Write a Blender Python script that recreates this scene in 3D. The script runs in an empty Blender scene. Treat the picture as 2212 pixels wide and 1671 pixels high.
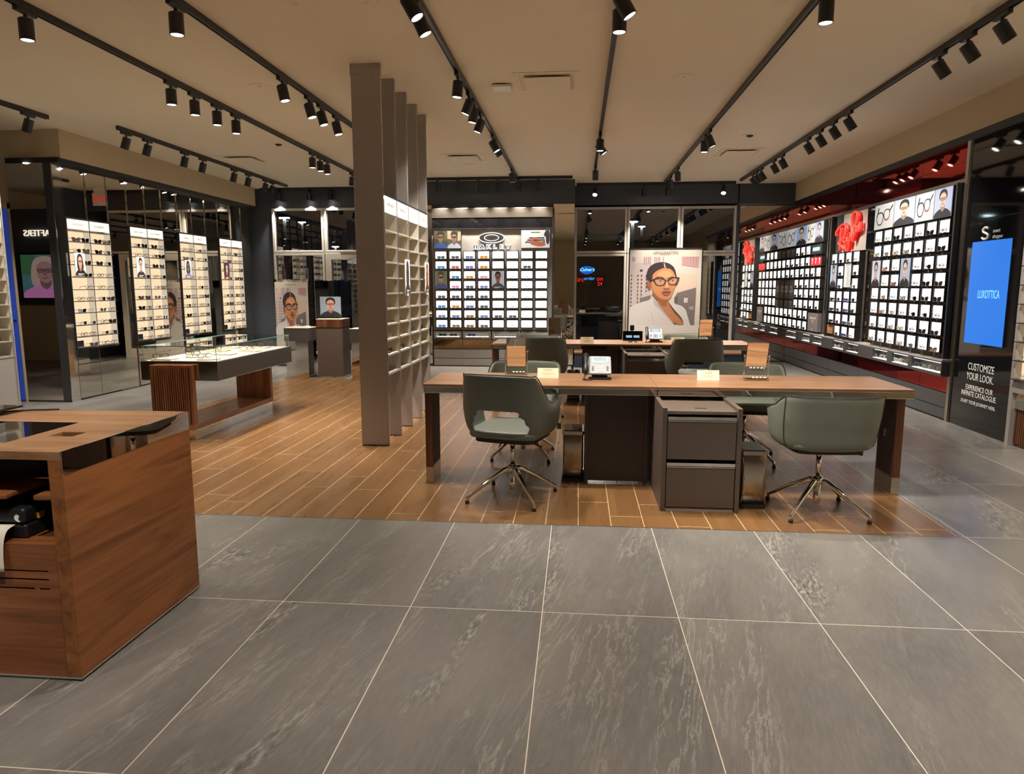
import bpy, bmesh, math, random
from mathutils import Vector, Matrix
random.seed(7)
S = bpy.context.scene
COL = S.collection
PI = math.pi

# ---------------------------------------------------------------- camera, world, exposure
YAW, PITCH, ROLL, FPX, CAMZ = 0.0931, -0.1423, -0.0008, 1515.3, 1.466
cam_d = bpy.data.cameras.new('camera'); cam = bpy.data.objects.new('camera', cam_d); COL.objects.link(cam)
cam_d.sensor_fit = 'HORIZONTAL'; cam_d.sensor_width = 36.0
cam_d.lens = FPX * 36.0 / 2212.0; cam_d.clip_start = 0.05; cam_d.clip_end = 300
_f = Vector((-math.sin(YAW)*math.cos(PITCH), math.cos(YAW)*math.cos(PITCH), math.sin(PITCH)))
_r = Vector((math.cos(YAW), math.sin(YAW), 0)); _u = _r.cross(_f)
_r2 = _r*math.cos(ROLL) + _u*math.sin(ROLL); _u2 = -_r*math.sin(ROLL) + _u*math.cos(ROLL)
m = Matrix((_r2, _u2, -_f)).transposed().to_4x4(); m.translation = (0, 0, CAMZ)
cam.matrix_world = m
S.camera = cam
w = bpy.data.worlds.new('night'); S.world = w; w.use_nodes = True
w.node_tree.nodes['Background'].inputs[0].default_value = (0.012, 0.018, 0.03, 1)
w.node_tree.nodes['Background'].inputs[1].default_value = 0.12
S.view_settings.view_transform = 'Standard'; S.view_settings.look = 'None'
S.view_settings.gamma = 1.0; S.view_settings.exposure = 0.0; S.view_settings.use_curve_mapping = False
SPOT_W = 215.0

# ---------------------------------------------------------------- materials
def mat(name, col, rough=0.5, metal=0.0, emit=None, es=0.0, spec=0.5, coat=0.0):
    k = bpy.data.materials.new(name); k.use_nodes = True
    b = k.node_tree.nodes['Principled BSDF']
    b.inputs['Base Color'].default_value = (*col, 1); b.inputs['Roughness'].default_value = rough
    b.inputs['Metallic'].default_value = metal; b.inputs['Specular IOR Level'].default_value = spec
    b.inputs['Coat Weight'].default_value = coat
    if emit: b.inputs['Emission Color'].default_value = (*emit, 1); b.inputs['Emission Strength'].default_value = es
    return k
def lin(r, g, b): return tuple((c/255/12.92 if c/255 <= .04045 else ((c/255+.055)/1.055)**2.4) for c in (r, g, b))
class NT:
    """tiny node-expression helper"""
    def __init__(s, k): s.t = k.node_tree; s.n = s.t.nodes; s.l = s.t.links; s.b = s.n['Principled BSDF']
    def _in(s, sock, v):
        if hasattr(v, 'is_output') or isinstance(v, bpy.types.NodeSocket): s.l.new(v, sock)
        else: sock.default_value = v
    def math(s, op, a, b=0.0, c=None, clamp=False):
        x = s.n.new('ShaderNodeMath'); x.operation = op; x.use_clamp = clamp
        s._in(x.inputs[0], a); s._in(x.inputs[1], b)
        if c is not None: s._in(x.inputs[2], c)
        return x.outputs[0]
    def pos(s):
        g = s.n.new('ShaderNodeNewGeometry'); x = s.n.new('ShaderNodeSeparateXYZ'); s.l.new(g.outputs['Position'], x.inputs[0]); return x.outputs
    def obj(s):
        g = s.n.new('ShaderNodeTexCoord'); x = s.n.new('ShaderNodeSeparateXYZ'); s.l.new(g.outputs['Object'], x.inputs[0]); return x.outputs
    def vec(s, a, b, c=0.0):
        x = s.n.new('ShaderNodeCombineXYZ'); s._in(x.inputs[0], a); s._in(x.inputs[1], b); s._in(x.inputs[2], c); return x.outputs[0]
    def noise(s, v, scale, detail=4, rough=.55, dist=0.0):
        x = s.n.new('ShaderNodeTexNoise'); s.l.new(v, x.inputs['Vector']); x.inputs['Scale'].default_value = scale
        x.inputs['Detail'].default_value = detail; x.inputs['Roughness'].default_value = rough; x.inputs['Distortion'].default_value = dist
        return x.outputs['Fac']
    def white(s, v):
        x = s.n.new('ShaderNodeTexWhiteNoise'); s.l.new(v, x.inputs['Vector']); return x.outputs['Value']
    def ramp(s, f, stops):
        x = s.n.new('ShaderNodeValToRGB'); s.l.new(f, x.inputs[0]); e = x.color_ramp.elements
        while len(e) < len(stops): e.new(.5)
        for i, (p, c) in enumerate(stops): e[i].position = p; e[i].color = (*c, 1)
        return x.outputs[0]
    def mix(s, f, a, b, mode='MIX'):
        x = s.n.new('ShaderNodeMix'); x.data_type = 'RGBA'; x.blend_type = mode
        s._in(x.inputs[0], f)
        for q, v in ((6, a), (7, b)):
            if isinstance(v, tuple): x.inputs[q].default_value = (*v, 1)
            else: s.l.new(v, x.inputs[q])
        return x.outputs[2]
    def bump(s, h, strength=.2, d=.01):
        x = s.n.new('ShaderNodeBump'); x.inputs['Strength'].default_value = strength; x.inputs['Distance'].default_value = d
        s.l.new(h, x.inputs['Height']); s.l.new(x.outputs[0], s.b.inputs['Normal'])
    def out(s, name, v): s._in(s.b.inputs[name], v)

def grid_lines(t, X, Y, x0, y0, w, l, half, shift=None):
    """returns (tile id vector, line mask) for a tiling of w by l"""
    u = t.math('DIVIDE', t.math('SUBTRACT', X, x0), w); iu = t.math('FLOOR', u)
    v = t.math('DIVIDE', t.math('SUBTRACT', Y, y0), l)
    if shift: v = t.math('ADD', v, t.math('MULTIPLY', t.white(t.vec(iu, 3.7)), shift))
    iv = t.math('FLOOR', v)
    fu = t.math('ABSOLUTE', t.math('SUBTRACT', t.math('FRACT', u), .5)); fv = t.math('ABSOLUTE', t.math('SUBTRACT', t.math('FRACT', v), .5))
    mu = t.math('GREATER_THAN', fu, .5-half/w); mv = t.math('GREATER_THAN', fv, .5-half/l)
    return t.vec(iu, iv), t.math('MAXIMUM', mu, mv)

def stone_floor():
    k = mat('grey_stone_tile', (.13, .125, .115), .3); t = NT(k); p = t.pos()
    cid, line = grid_lines(t, p[0], p[1], -1.3642, 4.2045, .61, 1.1906, .0019)
    rnd = t.white(cid)
    # streaks run mostly along the tile's length with a slant
    a = t.math('ADD', t.math('MULTIPLY', p[0], 1.0), t.math('MULTIPLY', p[1], -.22))
    b = t.math('ADD', t.math('MULTIPLY', p[1], 1.0), t.math('MULTIPLY', p[0], .22))
    v = t.vec(t.math('MULTIPLY', a, 9.5), t.math('MULTIPLY', b, 1.0), t.math('MULTIPLY', rnd, 40.0))
    big = t.noise(t.vec(t.math('MULTIPLY', a, 2.2), t.math('MULTIPLY', b, .7), t.math('MULTIPLY', rnd, 30.0)), 1.0, 5, .6)
    n1 = t.noise(v, 1.7, 9, .68, .5)
    ridge = t.math('ABSOLUTE', t.math('SUBTRACT', n1, .5))
    vein = t.math('SUBTRACT', 1.0, t.math('DIVIDE', ridge, .022), clamp=True)
    patch = t.math('MULTIPLY', t.math('SUBTRACT', t.noise(v, .55, 3, .5, .3), .48), 7.0, clamp=True)
    vein = t.math('MULTIPLY', vein, patch)
    fine = t.noise(t.vec(t.math('MULTIPLY', a, 30.0), t.math('MULTIPLY', b, 5.0), rnd), 2.2, 6, .75)
    base = t.ramp(big, [(.25, lin(80, 78, 76)), (.5, lin(98, 95, 91)), (.75, lin(116, 112, 106))])
    base = t.mix(t.math('MULTIPLY', t.math('SUBTRACT', fine, .42), 1.3, clamp=True), base, lin(128, 127, 125))
    base = t.mix(t.math('MULTIPLY', vein, .42), base, lin(172, 170, 164))
    n3 = t.noise(t.vec(t.math('MULTIPLY', a, 4.0), t.math('MULTIPLY', b, .8), t.math('MULTIPLY', rnd, 21.0)), 1.0, 4, .5, .6)
    rough_band = t.math('MULTIPLY', t.math('SUBTRACT', n3, .58), 9.0, clamp=True)
    speck = t.noise(t.vec(t.math('MULTIPLY', a, 60.0), t.math('MULTIPLY', b, 16.0), rnd), 1.0, 5, .7)
    base = t.mix(t.math('MULTIPLY', rough_band, t.math('MULTIPLY', t.math('SUBTRACT', speck, .5), 8.0, clamp=True)), base, lin(150, 148, 142))
    base = t.mix(t.math('MULTIPLY', rough_band, t.math('MULTIPLY', t.math('SUBTRACT', .48, speck), 8.0, clamp=True)), base, lin(58, 58, 60))
    base = t.mix(t.math('MULTIPLY', t.math('SUBTRACT', rnd, .5), .25, clamp=True), base, lin(70, 68, 66))
    base = t.mix(line, base, lin(198, 188, 172))
    t.out('Base Color', base)
    t.out('Roughness', t.math('ADD', t.math('MULTIPLY', fine, .18), .22))
    t.bump(fine, .12, .004)
    return k
def plank_floor():
    k = mat('oak_plank_tile', (.3, .16, .06), .3); t = NT(k); p = t.pos()
    cid, line = grid_lines(t, p[0], p[1], -4.65, 4.2, .203, 1.22, .0024, .99)
    rnd = t.white(cid)
    v = t.vec(t.math('MULTIPLY', p[0], 16.0), t.math('MULTIPLY', p[1], .9), t.math('MULTIPLY', rnd, 50.0))
    g = t.noise(v, 1.0, 5, .45, .3); g2 = t.noise(v, .35, 3, .5, 1.0)
    base = t.ramp(g, [(.3, lin(103, 74, 44)), (.5, lin(111, 80, 48)), (.75, lin(119, 87, 54))])
    base = t.mix(t.math('MULTIPLY', g2, .3), base, lin(104, 70, 40))
    base = t.mix(t.math('MULTIPLY', rnd, .35), base, lin(98, 72, 48))
    base = t.mix(line, base, lin(190, 162, 124))
    t.out('Base Color', base); t.out('Roughness', t.math('ADD', t.math('MULTIPLY', g, .08), .24)); t.bump(g, .03, .002)
    return k
def wood(name, dark, mid, light, axis=0, sc=1.0, rough=.35, band=0.0):
    """veneer; grain runs along axis (0 x, 1 y, 2 z) in world space"""
    k = mat(name, mid, rough); t = NT(k); p = t.pos()
    m_ = [14.0*sc]*3; m_[axis] = 1.1*sc
    off = 0.0
    if band:
        q = p[2] if axis != 2 else p[0]
        off = t.math('MULTIPLY', t.white(t.vec(t.math('FLOOR', t.math('DIVIDE', q, band)), 1.3)), 30.0)
    v = t.vec(t.math('ADD', t.math('MULTIPLY', p[0], m_[0]), off), t.math('MULTIPLY', p[1], m_[1]), t.math('MULTIPLY', p[2], m_[2]))
    g = t.noise(v, 1.0, 6, .6, 1.6)
    g2 = t.noise(v, 5.0, 3, .6, .5)
    c = t.ramp(g, [(.28, dark), (.5, mid), (.74, light)])
    c = t.mix(t.math('MULTIPLY', g2, .35), c, dark)
    t.out('Base Color', c)
    return k
def brushed(name, col, rough=.3, metal=1.0, axis=2):
    k = mat(name, col, rough, metal); t = NT(k); p = t.pos()
    m_ = [220.0]*3; m_[axis] = 1.5
    g = t.noise(t.vec(*[t.math('MULTIPLY', p[i], m_[i]) for i in range(3)]), 1.0, 2, .5)
    t.out('Roughness', t.math('ADD', t.math('MULTIPLY', g, .05), rough-.025)); return k
def painted(name, col, rough=.6, var=.06):
    k = mat(name, col, rough); t = NT(k); p = t.pos()
    g = t.noise(t.vec(p[0], p[1], p[2]), 1.7, 4, .5)
    t.out('Base Color', t.mix(g, tuple(c*(1-var) for c in col), tuple(min(1, c*(1+var)) for c in col)))
    t.bump(t.noise(t.vec(p[0], p[1], p[2]), 160.0, 2, .5), .04, .001)
    return k
def leather(name, col):
    k = mat(name, col, .5); t = NT(k); p = t.obj()
    g = t.noise(t.vec(p[0], p[1], p[2]), 300.0, 2, .5); t.bump(g, .08, .001)
    t.out('Base Color', t.mix(t.noise(t.vec(p[0], p[1], p[2]), 6.0, 2), tuple(c*.94 for c in col), tuple(c*1.06 for c in col))); return k
def glass(name, tint=(1, 1, 1), ior=1.5, gain=1.0, base=0.0):
    """thin pane: fresnel reflection over a clear transmission"""
    k = bpy.data.materials.new(name); k.use_nodes = True; n = k.node_tree.nodes; l = k.node_tree.links
    n.clear(); o = n.new('ShaderNodeOutputMaterial'); mx = n.new('ShaderNodeMixShader')
    tr = n.new('ShaderNodeBsdfTransparent'); tr.inputs[0].default_value = (*tint, 1)
    gl = n.new('ShaderNodeBsdfGlossy'); gl.inputs['Roughness'].default_value = .0; gl.inputs[0].default_value = (1, 1, 1, 1)
    fr = n.new('ShaderNodeFresnel'); fr.inputs[0].default_value = ior
    a = n.new('ShaderNodeMath'); a.operation = 'MULTIPLY_ADD'; a.inputs[1].default_value = gain; a.inputs[2].default_value = base; a.use_clamp = True
    l.new(fr.outputs[0], a.inputs[0]); l.new(a.outputs[0], mx.inputs[0]); l.new(tr.outputs[0], mx.inputs[1]); l.new(gl.outputs[0], mx.inputs[2])
    l.new(mx.outputs[0], o.inputs[0]); return k
def emis(name, col, s): return mat(name, (.02, .02, .02), .5, 0, col, s)

M = dict(
    tile=stone_floor(), plank=plank_floor(),
    ceiling=painted('ceiling_paint', lin(222, 210, 186), .8, .03), tan=painted('tan_wall_paint', lin(192, 176, 144), .75, .04),
    slate=painted('slate_wall_paint', lin(62, 68, 78), .55, .05), black=mat('black_metal', lin(30, 30, 31), .45),
    track=mat('black_track', lin(34, 34, 36), .4), chrome=mat('chrome', (.75, .74, .72), .06, 1.0),
    mirror=mat('bronze_mirror', (.66, .62, .55), .01, 1.0), mirror2=mat('silver_mirror', (.8, .76, .7), .012, 1.0),
    steel=brushed('brushed_bronze_steel', lin(170, 165, 160), .42, .45), silver=brushed('brushed_silver', lin(190, 182, 170), .28, 1.0, 0),
    alu=mat('window_aluminium', lin(206, 200, 190), .45, .1), walnut=wood('walnut_top', lin(104, 72, 50), lin(146, 108, 76), lin(174, 134, 98), 0),
    walnut_y=wood('walnut_grain_y', lin(112, 72, 46), lin(158, 110, 72), lin(188, 138, 96), 1),
    walnut_d=wood('walnut_side', lin(60, 34, 20), lin(98, 58, 34), lin(130, 80, 48), 2),
    walnut_v=wood('walnut_upright', lin(104, 62, 36), lin(140, 90, 56), lin(166, 112, 72), 2), teak=wood('counter_veneer', lin(96, 54, 24), lin(140, 86, 44), lin(168, 108, 60), 1, .8, .4, .14),
    teak_x=wood('counter_front_veneer', lin(92, 52, 28), lin(132, 80, 46), lin(158, 100, 62), 0, .8, .4, .14),
    taupe=painted('taupe_laminate', lin(86, 74, 66), .45, .03), taupe_d=painted('dark_taupe_laminate', lin(62, 52, 47), .5, .03),
    charcoal=painted('charcoal_laminate', lin(70, 65, 62), .5, .03), graphite=mat('graphite_panel', lin(58, 58, 60), .35),
    gloss=mat('black_gloss', lin(14, 14, 16), .04, 0, spec=.8), bandgloss=mat('dark_mirror_band', lin(158, 152, 144), .03, 1.0),
    red=mat('red_mirror_glass', (.62, .035, .02), .03, 1.0), redd=mat('dark_red_glass', (.2, .008, .008), .05, .8),
    fabric=leather('grey_green_leather', lin(92, 96, 89)), fabric2=leather('pale_green_leather', lin(102, 107, 96)), seam=mat('seam_thread', lin(40, 42, 36), .8),
    binsteel=mat('bin_steel', lin(168, 156, 142), .2, 1.0), inkh=mat('pale_ink', lin(150, 144, 132), .8), rubber=mat('black_rubber', lin(22, 22, 22), .7), plastic=mat('black_plastic', lin(26, 27, 29), .45), plasticg=mat('silver_plastic', lin(150, 155, 160), .35),
    white=mat('white_plastic', lin(228, 224, 214), .5), cream=mat('cream_card', lin(238, 228, 200), .7), lcd=emis('lcd_screen', (.62, .82, .86), .8), lcdb=emis('blue_lcd', (.2, .5, .95), 1.0),
    lit=emis('lit_white', (1.0, .98, .94), 1.9), litc=emis('lit_cream', (1.0, .75, .47), 1.0), glow_lining=emis('cream_painted_glow', (1.0, .82, .6), .62), litd=emis('lit_dim', (1.0, .86, .68), .25), beige=painted('beige_lining', lin(168, 158, 144), .6), lith=emis('lit_header', (1.0, .92, .78), 1.2),
    bulb=emis('lamp_disc', (1.0, .9, .74), 14.0), neon=emis('red_neon', (1.0, .003, .002), .8), neonh=emis('hot_neon', (1.0, .05, .02), 1.5),
    neond=emis('dim_red_neon', (1.0, .004, .002), .42), blue=emis('blue_screen', (.0, .19, .80), 1.0), blueglow_door=mat('blue_door_painted_glow', lin(40, 64, 170), .35, 0, (.05, .12, .6), .22),
    winglass=glass('window_glass', (.9, .95, .97), 1.5, 2.3, .09), caseglass=glass('case_glass', (.97, .99, .99), 1.5, 1.3, .02),
    edgeglass=mat('glass_edge', lin(90, 160, 160), .2), ivory=mat('ivory_liner', lin(226, 214, 186), .7), navy=mat('navy_panel', lin(44, 50, 66), .5),
    paper=mat('paper', lin(214, 208, 198), .8), orange=mat('orange_plastic', lin(214, 142, 40), .5), ink=mat('dark_ink', lin(60, 56, 54), .8), inkl=mat('grey_ink', lin(130, 126, 118), .8),
    letter=mat('white_lettering', lin(205, 203, 198), .5, 0, (.8, .8, .78), .12), asphalt=painted('night_asphalt', lin(60, 70, 78), .8, .2), snow=painted('snow', lin(190, 205, 215), .9, .1),
    brickout=painted('far_building', lin(70, 60, 52), .9, .1), led=emis('led_red', (1.0, .02, .02), 1.4), ledb=emis('led_blue', (.05, .35, 1.0), 1.6), ledw=emis('street_lamp_head', (.75, .95, 1.0), 30.0),
)
_pc = {}
def pm(rgb, e=0.0):
    """flat printed ink (or back-lit film when e > 0)"""
    q = (rgb, e)
    if q not in _pc:
        c = lin(*rgb); _pc[q] = mat('print_%d_%d_%d' % rgb if not e else 'film_%d_%d_%d' % rgb, c if not e else tuple(x*.3 for x in c), .55, 0, c if e else None, e)
    return _pc[q]

# ---------------------------------------------------------------- geometry helpers
WO = {}
def empty(name, loc, label, cat, group=None, rz=0.0):
    o = bpy.data.objects.new(name, None); COL.objects.link(o); o.location = loc; o.rotation_euler = (0, 0, rz)
    o.empty_display_size = .05; WO[o] = Vector(loc); tag(o, label, cat, group); return o
def tag(o, label, cat, group=None, kind=None):
    if label: o['label'] = label
    if cat: o['category'] = cat
    if group: o['group'] = group
    if kind: o['kind'] = kind
    return o
def add(name, bm, mats, parent=None, smooth=False, local=False, bevel=0.0, seg=2):
    """link a bmesh as one object; coordinates are world unless local"""
    me = bpy.data.meshes.new(name)
    bmesh.ops.recalc_face_normals(bm, faces=bm.faces)
    if smooth:
        for f in bm.faces: f.smooth = True
    if not local:
        org = WO[parent] if parent else Vector((0, 0, 0))
        if parent is None and len(bm.verts):
            xs = [v.co for v in bm.verts]
            org = Vector(((min(c.x for c in xs)+max(c.x for c in xs))/2, (min(c.y for c in xs)+max(c.y for c in xs))/2, min(c.z for c in xs)))
        bmesh.ops.translate(bm, vec=-org, verts=bm.verts)
    bm.to_mesh(me); bm.free()
    for k in (mats if isinstance(mats, (list, tuple)) else [mats]): me.materials.append(k)
    o = bpy.data.objects.new(name, me); COL.objects.link(o)
    if parent: o.parent = parent; WO[o] = WO.get(parent, Vector((0, 0, 0)))
    elif not local: o.location = org; WO[o] = org
    if bevel:
        b = o.modifiers.new('bevel', 'BEVEL'); b.width = bevel; b.segments = seg; b.limit_method = 'ANGLE'; b.angle_limit = .7
    return o
def struct(name, bm, mats, **k):
    o = add(name, bm, mats, **k); o['kind'] = 'structure'; return o
def B(*boxes):
    bm = bmesh.new()
    for b in boxes: bx(bm, *b)
    return bm
def bx(bm, x0, x1, y0, y1, z0, z1, mi=0):
    if x0 > x1: x0, x1 = x1, x0
    if y0 > y1: y0, y1 = y1, y0
    v = [bm.verts.new(p) for p in ((x0, y0, z0), (x1, y0, z0), (x1, y1, z0), (x0, y1, z0), (x0, y0, z1), (x1, y0, z1), (x1, y1, z1), (x0, y1, z1))]
    for q in ((0, 3, 2, 1), (4, 5, 6, 7), (0, 1, 5, 4), (1, 2, 6, 5), (2, 3, 7, 6), (3, 0, 4, 7)):
        f = bm.faces.new([v[i] for i in q]); f.material_index = mi
def ring(c, ax, r, n, up=None):
    ax = ax.normalized(); a = ax.orthogonal().normalized() if up is None else (up - ax*up.dot(ax)).normalized(); b = ax.cross(a)
    return [c + (a*math.cos(2*PI*i/n) + b*math.sin(2*PI*i/n))*r for i in range(n)]
def tube(bm, pts, r, n=8, closed=False, mi=0, cap=True):
    pts = [Vector(p) for p in pts]; rr = r if isinstance(r, (list, tuple)) else [r]*len(pts)
    L = len(pts); rings = []; up = None
    for i, p in enumerate(pts):
        a = pts[(i-1) % L] if (closed or i > 0) else p; c = pts[(i+1) % L] if (closed or i < L-1) else p
        d = (c-a)
        if d.length < 1e-9: d = Vector((0, 0, 1))
        if up is None: up = d.normalized().orthogonal()
        up = (up - d.normalized()*up.dot(d.normalized())).normalized()
        rings.append([bm.verts.new(q) for q in ring(p, d, rr[i], n, up)])
    for i in range(L if closed else L-1):
        A, C = rings[i], rings[(i+1) % L]
        for j in range(n):
            f = bm.faces.new((A[j], A[(j+1) % n], C[(j+1) % n], C[j])); f.material_index = mi
    if cap and not closed:
        for R_ in (rings[0], rings[-1]):
            try: bm.faces.new(R_).material_index = mi
            except ValueError: pass
def lathe(bm, prof, n=24, c=(0, 0, 0), mi=0):
    """prof: (radius, z) from bottom to top"""
    rs = []
    for r, z in prof:
        rs.append([bm.verts.new((c[0]+r*math.cos(2*PI*i/n), c[1]+r*math.sin(2*PI*i/n), c[2]+z)) for i in range(n)])
    for A, C in zip(rs, rs[1:]):
        for j in range(n): bm.faces.new((A[j], A[(j+1) % n], C[(j+1) % n], C[j])).material_index = mi
    bm.faces.new(rs[0]).material_index = mi; bm.faces.new(rs[-1]).material_index = mi
def quad(*pts):
    bm = bmesh.new(); bm.faces.new([bm.verts.new(p) for p in pts]); return bm
class Fr:
    """a wall frame: u to the right as seen from the room, v up, n out of the wall"""
    def __init__(s, O, U, N): s.O = Vector(O); s.U = Vector(U); s.N = Vector(N); s.V = Vector((0, 0, 1))
    def p(s, u, v, n=0.0): return s.O + s.U*u + s.V*v + s.N*n
    def mat(s, u, v, n=0.0):
        k = Matrix((s.U, s.V, s.N)).transposed().to_4x4(); k.translation = s.p(u, v, n); return k
def fb(bm, fr, u0, u1, v0, v1, n0, n1, mi=0):
    a = fr.p(u0, v0, n0); b = fr.p(u1, v1, n1)
    bx(bm, a.x, b.x, a.y, b.y, min(a.z, b.z), max(a.z, b.z), mi)
def FB(fr, *bs):
    bm = bmesh.new()
    for b in bs: fb(bm, fr, *b)
    return bm
def rrect(w, h, r, n=4):
    o = []
    for cx, cy, a0 in ((w/2-r, h/2-r, 0), (-w/2+r, h/2-r, 90), (-w/2+r, -h/2+r, 180), (w/2-r, -h/2+r, 270)):
        for i in range(n+1):
            a = math.radians(a0+90*i/n); o.append((cx+r*math.cos(a), cy+r*math.sin(a)))
    return o
def prism(bm, pts, z0, z1, T=None, mi=0):
    """extrude a 2-D outline; T maps (x, y, z) to world"""
    T = T or Matrix.Identity(4)
    a = [bm.verts.new(T @ Vector((x, y, z0))) for x, y in pts]; b = [bm.verts.new(T @ Vector((x, y, z1))) for x, y in pts]
    n = len(pts)
    bm.faces.new(a).material_index = mi; bm.faces.new(b).material_index = mi
    for i in range(n): bm.faces.new((a[i], a[(i+1) % n], b[(i+1) % n], b[i])).material_index = mi
def sm(pts, n=5):
    """closed Catmull-Rom"""
    o = []; L = len(pts)
    for i in range(L):
        p0, p1, p2, p3 = (Vector(pts[(i+k) % L]) for k in (-1, 0, 1, 2))
        for j in range(n):
            t = j/n
            q = .5*((2*p1)+(p2-p0)*t+(2*p0-5*p1+4*p2-p3)*t*t+(3*p1-p0-3*p2+p3)*t**3); o.append((q.x, q.y))
    return o
def smo(pts, n=5):
    """open Catmull-Rom in any dimension"""
    P_ = [Vector(p) for p in pts]; P_ = [P_[0]*2-P_[1]] + P_ + [P_[-1]*2-P_[-2]]; o = []
    for i in range(1, len(P_)-2):
        p0, p1, p2, p3 = P_[i-1:i+3]
        for j in range(n):
            t = j/n; o.append(.5*((2*p1)+(p2-p0)*t+(2*p0-5*p1+4*p2-p3)*t*t+(3*p1-p0-3*p2+p3)*t**3))
    o.append(P_[-2]); return o
def art(name, parent, T, w, h, layers, e=0.0, thick=.006):
    """a board w by h (lower left corner at T's origin) printed with stacked flat shapes in 0..1 coordinates"""
    bm = bmesh.new(); mats = []; 
    def mi(c):
        k = pm(c, e)
        if k not in mats: mats.append(k)
        return mats.index(k)
    prism(bm, [(0, 0), (w, 0), (w, h), (0, h)], -thick, 0, T, mi(layers[0][0]))
    step = .00025
    for i, (c, pts) in enumerate(layers[1:]):
        z = step*(i+1)
        P_ = [(min(1, max(0, x))*w, min(1, max(0, y))*h) for x, y in pts]
        vs = [bm.verts.new(T @ Vector((x, y, z))) for x, y in P_]
        try: f = bm.faces.new(vs)
        except ValueError: continue
        f.material_index = mi(c)
    me_o = add(name, bm, mats, parent)
    return me_o
def text(name, s, parent, T, size, k, align='CENTER', ex=.001, space=1.0, font=None, shear=0.0, sx=1.0, fit=None, off=0.0):
    c = bpy.data.curves.new(name, 'FONT'); c.body = s; c.size = size; c.align_x = align; c.align_y = 'CENTER'; c.extrude = ex
    c.space_character = space; c.offset = off; c.shear = shear; c.resolution_u = 3
    o = bpy.data.objects.new(name, c); COL.objects.link(o)
    dg = bpy.context.evaluated_depsgraph_get(); me = bpy.data.meshes.new_from_object(o.evaluated_get(dg))
    bpy.data.objects.remove(o); bpy.data.curves.remove(c)
    if fit:
        xs = [v.co.x for v in me.vertices]; sx = fit/(max(xs)-min(xs))
    me.transform(Matrix.Diagonal((sx, 1, 1, 1))); me.transform(T)
    org = WO[parent] if parent else Vector((0, 0, 0)); me.transform(Matrix.Translation(-org))
    me.materials.clear(); me.materials.append(k); me.name = name
    q = bpy.data.objects.new(name, me); COL.objects.link(q)
    if parent: q.parent = parent; WO[q] = org
    return q
def kids(o): return [c for c in COL.objects if c.parent == o]
_kidcache = {}
def copy_tree(o, parent=None):
    c = o.copy(); COL.objects.link(c); c.parent = parent
    if parent: c.matrix_parent_inverse = o.matrix_parent_inverse
    if o not in _kidcache: _kidcache[o] = kids(o)
    ks = _kidcache[o]; out = [copy_tree(k, c) for k in ks]; _kidcache[c] = out
    return c
ORD = ['topmost', 'second', 'third', 'fourth', 'fifth', 'sixth', 'seventh', 'eighth', 'ninth', 'tenth', 'eleventh', 'twelfth']
ORL = ['leftmost'] + ORD[1:]

# ================================================================ THE ROOM
H = 3.37
XL, XR, YLW, YB, YC = -6.45, 4.05, 13.7, 14.1, 13.04     # left mirror wall, right wall, left windows, right windows, centre bulkhead
struct('floor', B((-11.5, 8.6, -4.2, 14.35, -.2, 0)), M['tile'])
struct('floor_wood', B((-4.65, 2.257, 4.2, 10.85, -.05, .0015)), M['plank'])
struct('trim_1', B((-4.65, 2.263, 4.194, 4.2, -.05, .002), (2.257, 2.263, 4.2, 10.85, -.05, .002), (-4.656, -4.65, 4.194, 10.85, -.05, .002)), M['silver'])
struct('ceiling', B((-11.5, 8.6, -4.2, 14.35, H, H+.2)), M['ceiling'])
# left side: tan wall carrying the mirror wall, with the return that faces the room
struct('wall_left', B((-7.6, XL-.16, 8.52, 13.9, 0, H), (XL-.16, -6.33, 8.35, 13.62, 3.03, H)), M['tan'])
struct('wall_left_return', B((-11.5, XL-.1, 8.37, 8.5, 0, H)), M['tan'])
struct('wall_left_far', B((-11.6, -11.3, -4.2, 8.5, 0, H)), M['tan'])
struct('wall_left_partition', B((-11.3, -8.6, 3.4, 3.55, 0, 1.1)), M['tan'])
struct('wall_left_partition_upper', B((-11.3, -8.6, 3.4, 3.55, 1.1, H-.4)), M['slate'])
struct('trim_2', B((-7.05, -6.35, 8.33, 8.37, 2.975, 3.035), (-6.46, -6.345, 8.34, 13.62, 2.975, 3.035)), M['black'])
struct('wall_front', B((-11.5, 8.6, -4.3, -4.1, 0, H)), M['tan'])
# right side
struct('wall_right', B((XR+.02, XR+.4, 3.6, 14.3, 0, 3.03), (XR-.03, XR+.4, 3.6, 14.3, 3.03, H), (XR+.0, XR+.4, -4.2, 3.6, 0, H)), M['tan'])
struct('trim_3', B((XR-.035, XR+.03, 5.0, 14.1, 2.955, 3.03)), M['black'])
# back: slate walls around the windows and the centre bulkhead
struct('wall_back', B((XL-.1, -6.03, YLW, YLW+.3, 0, H), (-6.03, -2.9, YLW-.02, YLW+.3, 2.985, H), (-.08, 3.0, YB-.2, YB+.2, 3.02, H), (2.98, 4.45, YB-.2, YB+.2, 3.0, H), (3.0, 3.06, YB-.04, YB+.2, 0, 3.02), (3.06, 4.45, YB+.012, YB+.2, 0, 3.0)), M['slate'])
struct('wall_back_centre', B((-2.95, -.08, YC, YB+.2, 2.95, H), (-2.95, -.08, YC+.02, YB+.2, 0, 2.95)), M['slate'])
struct('trim_4', B((-2.68, -.46, YC-.1, YC, 2.86, 2.95)), M['black'])
# window platform under the right windows
pf = struct('trim_5', B((-.05, 2.97, 12.8, 13.95, .0, .26)), M['navy'], bevel=.004)
struct('trim_6', B((-.06, 2.98, 12.78, 13.97, .26, .285)), M['walnut'])
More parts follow.
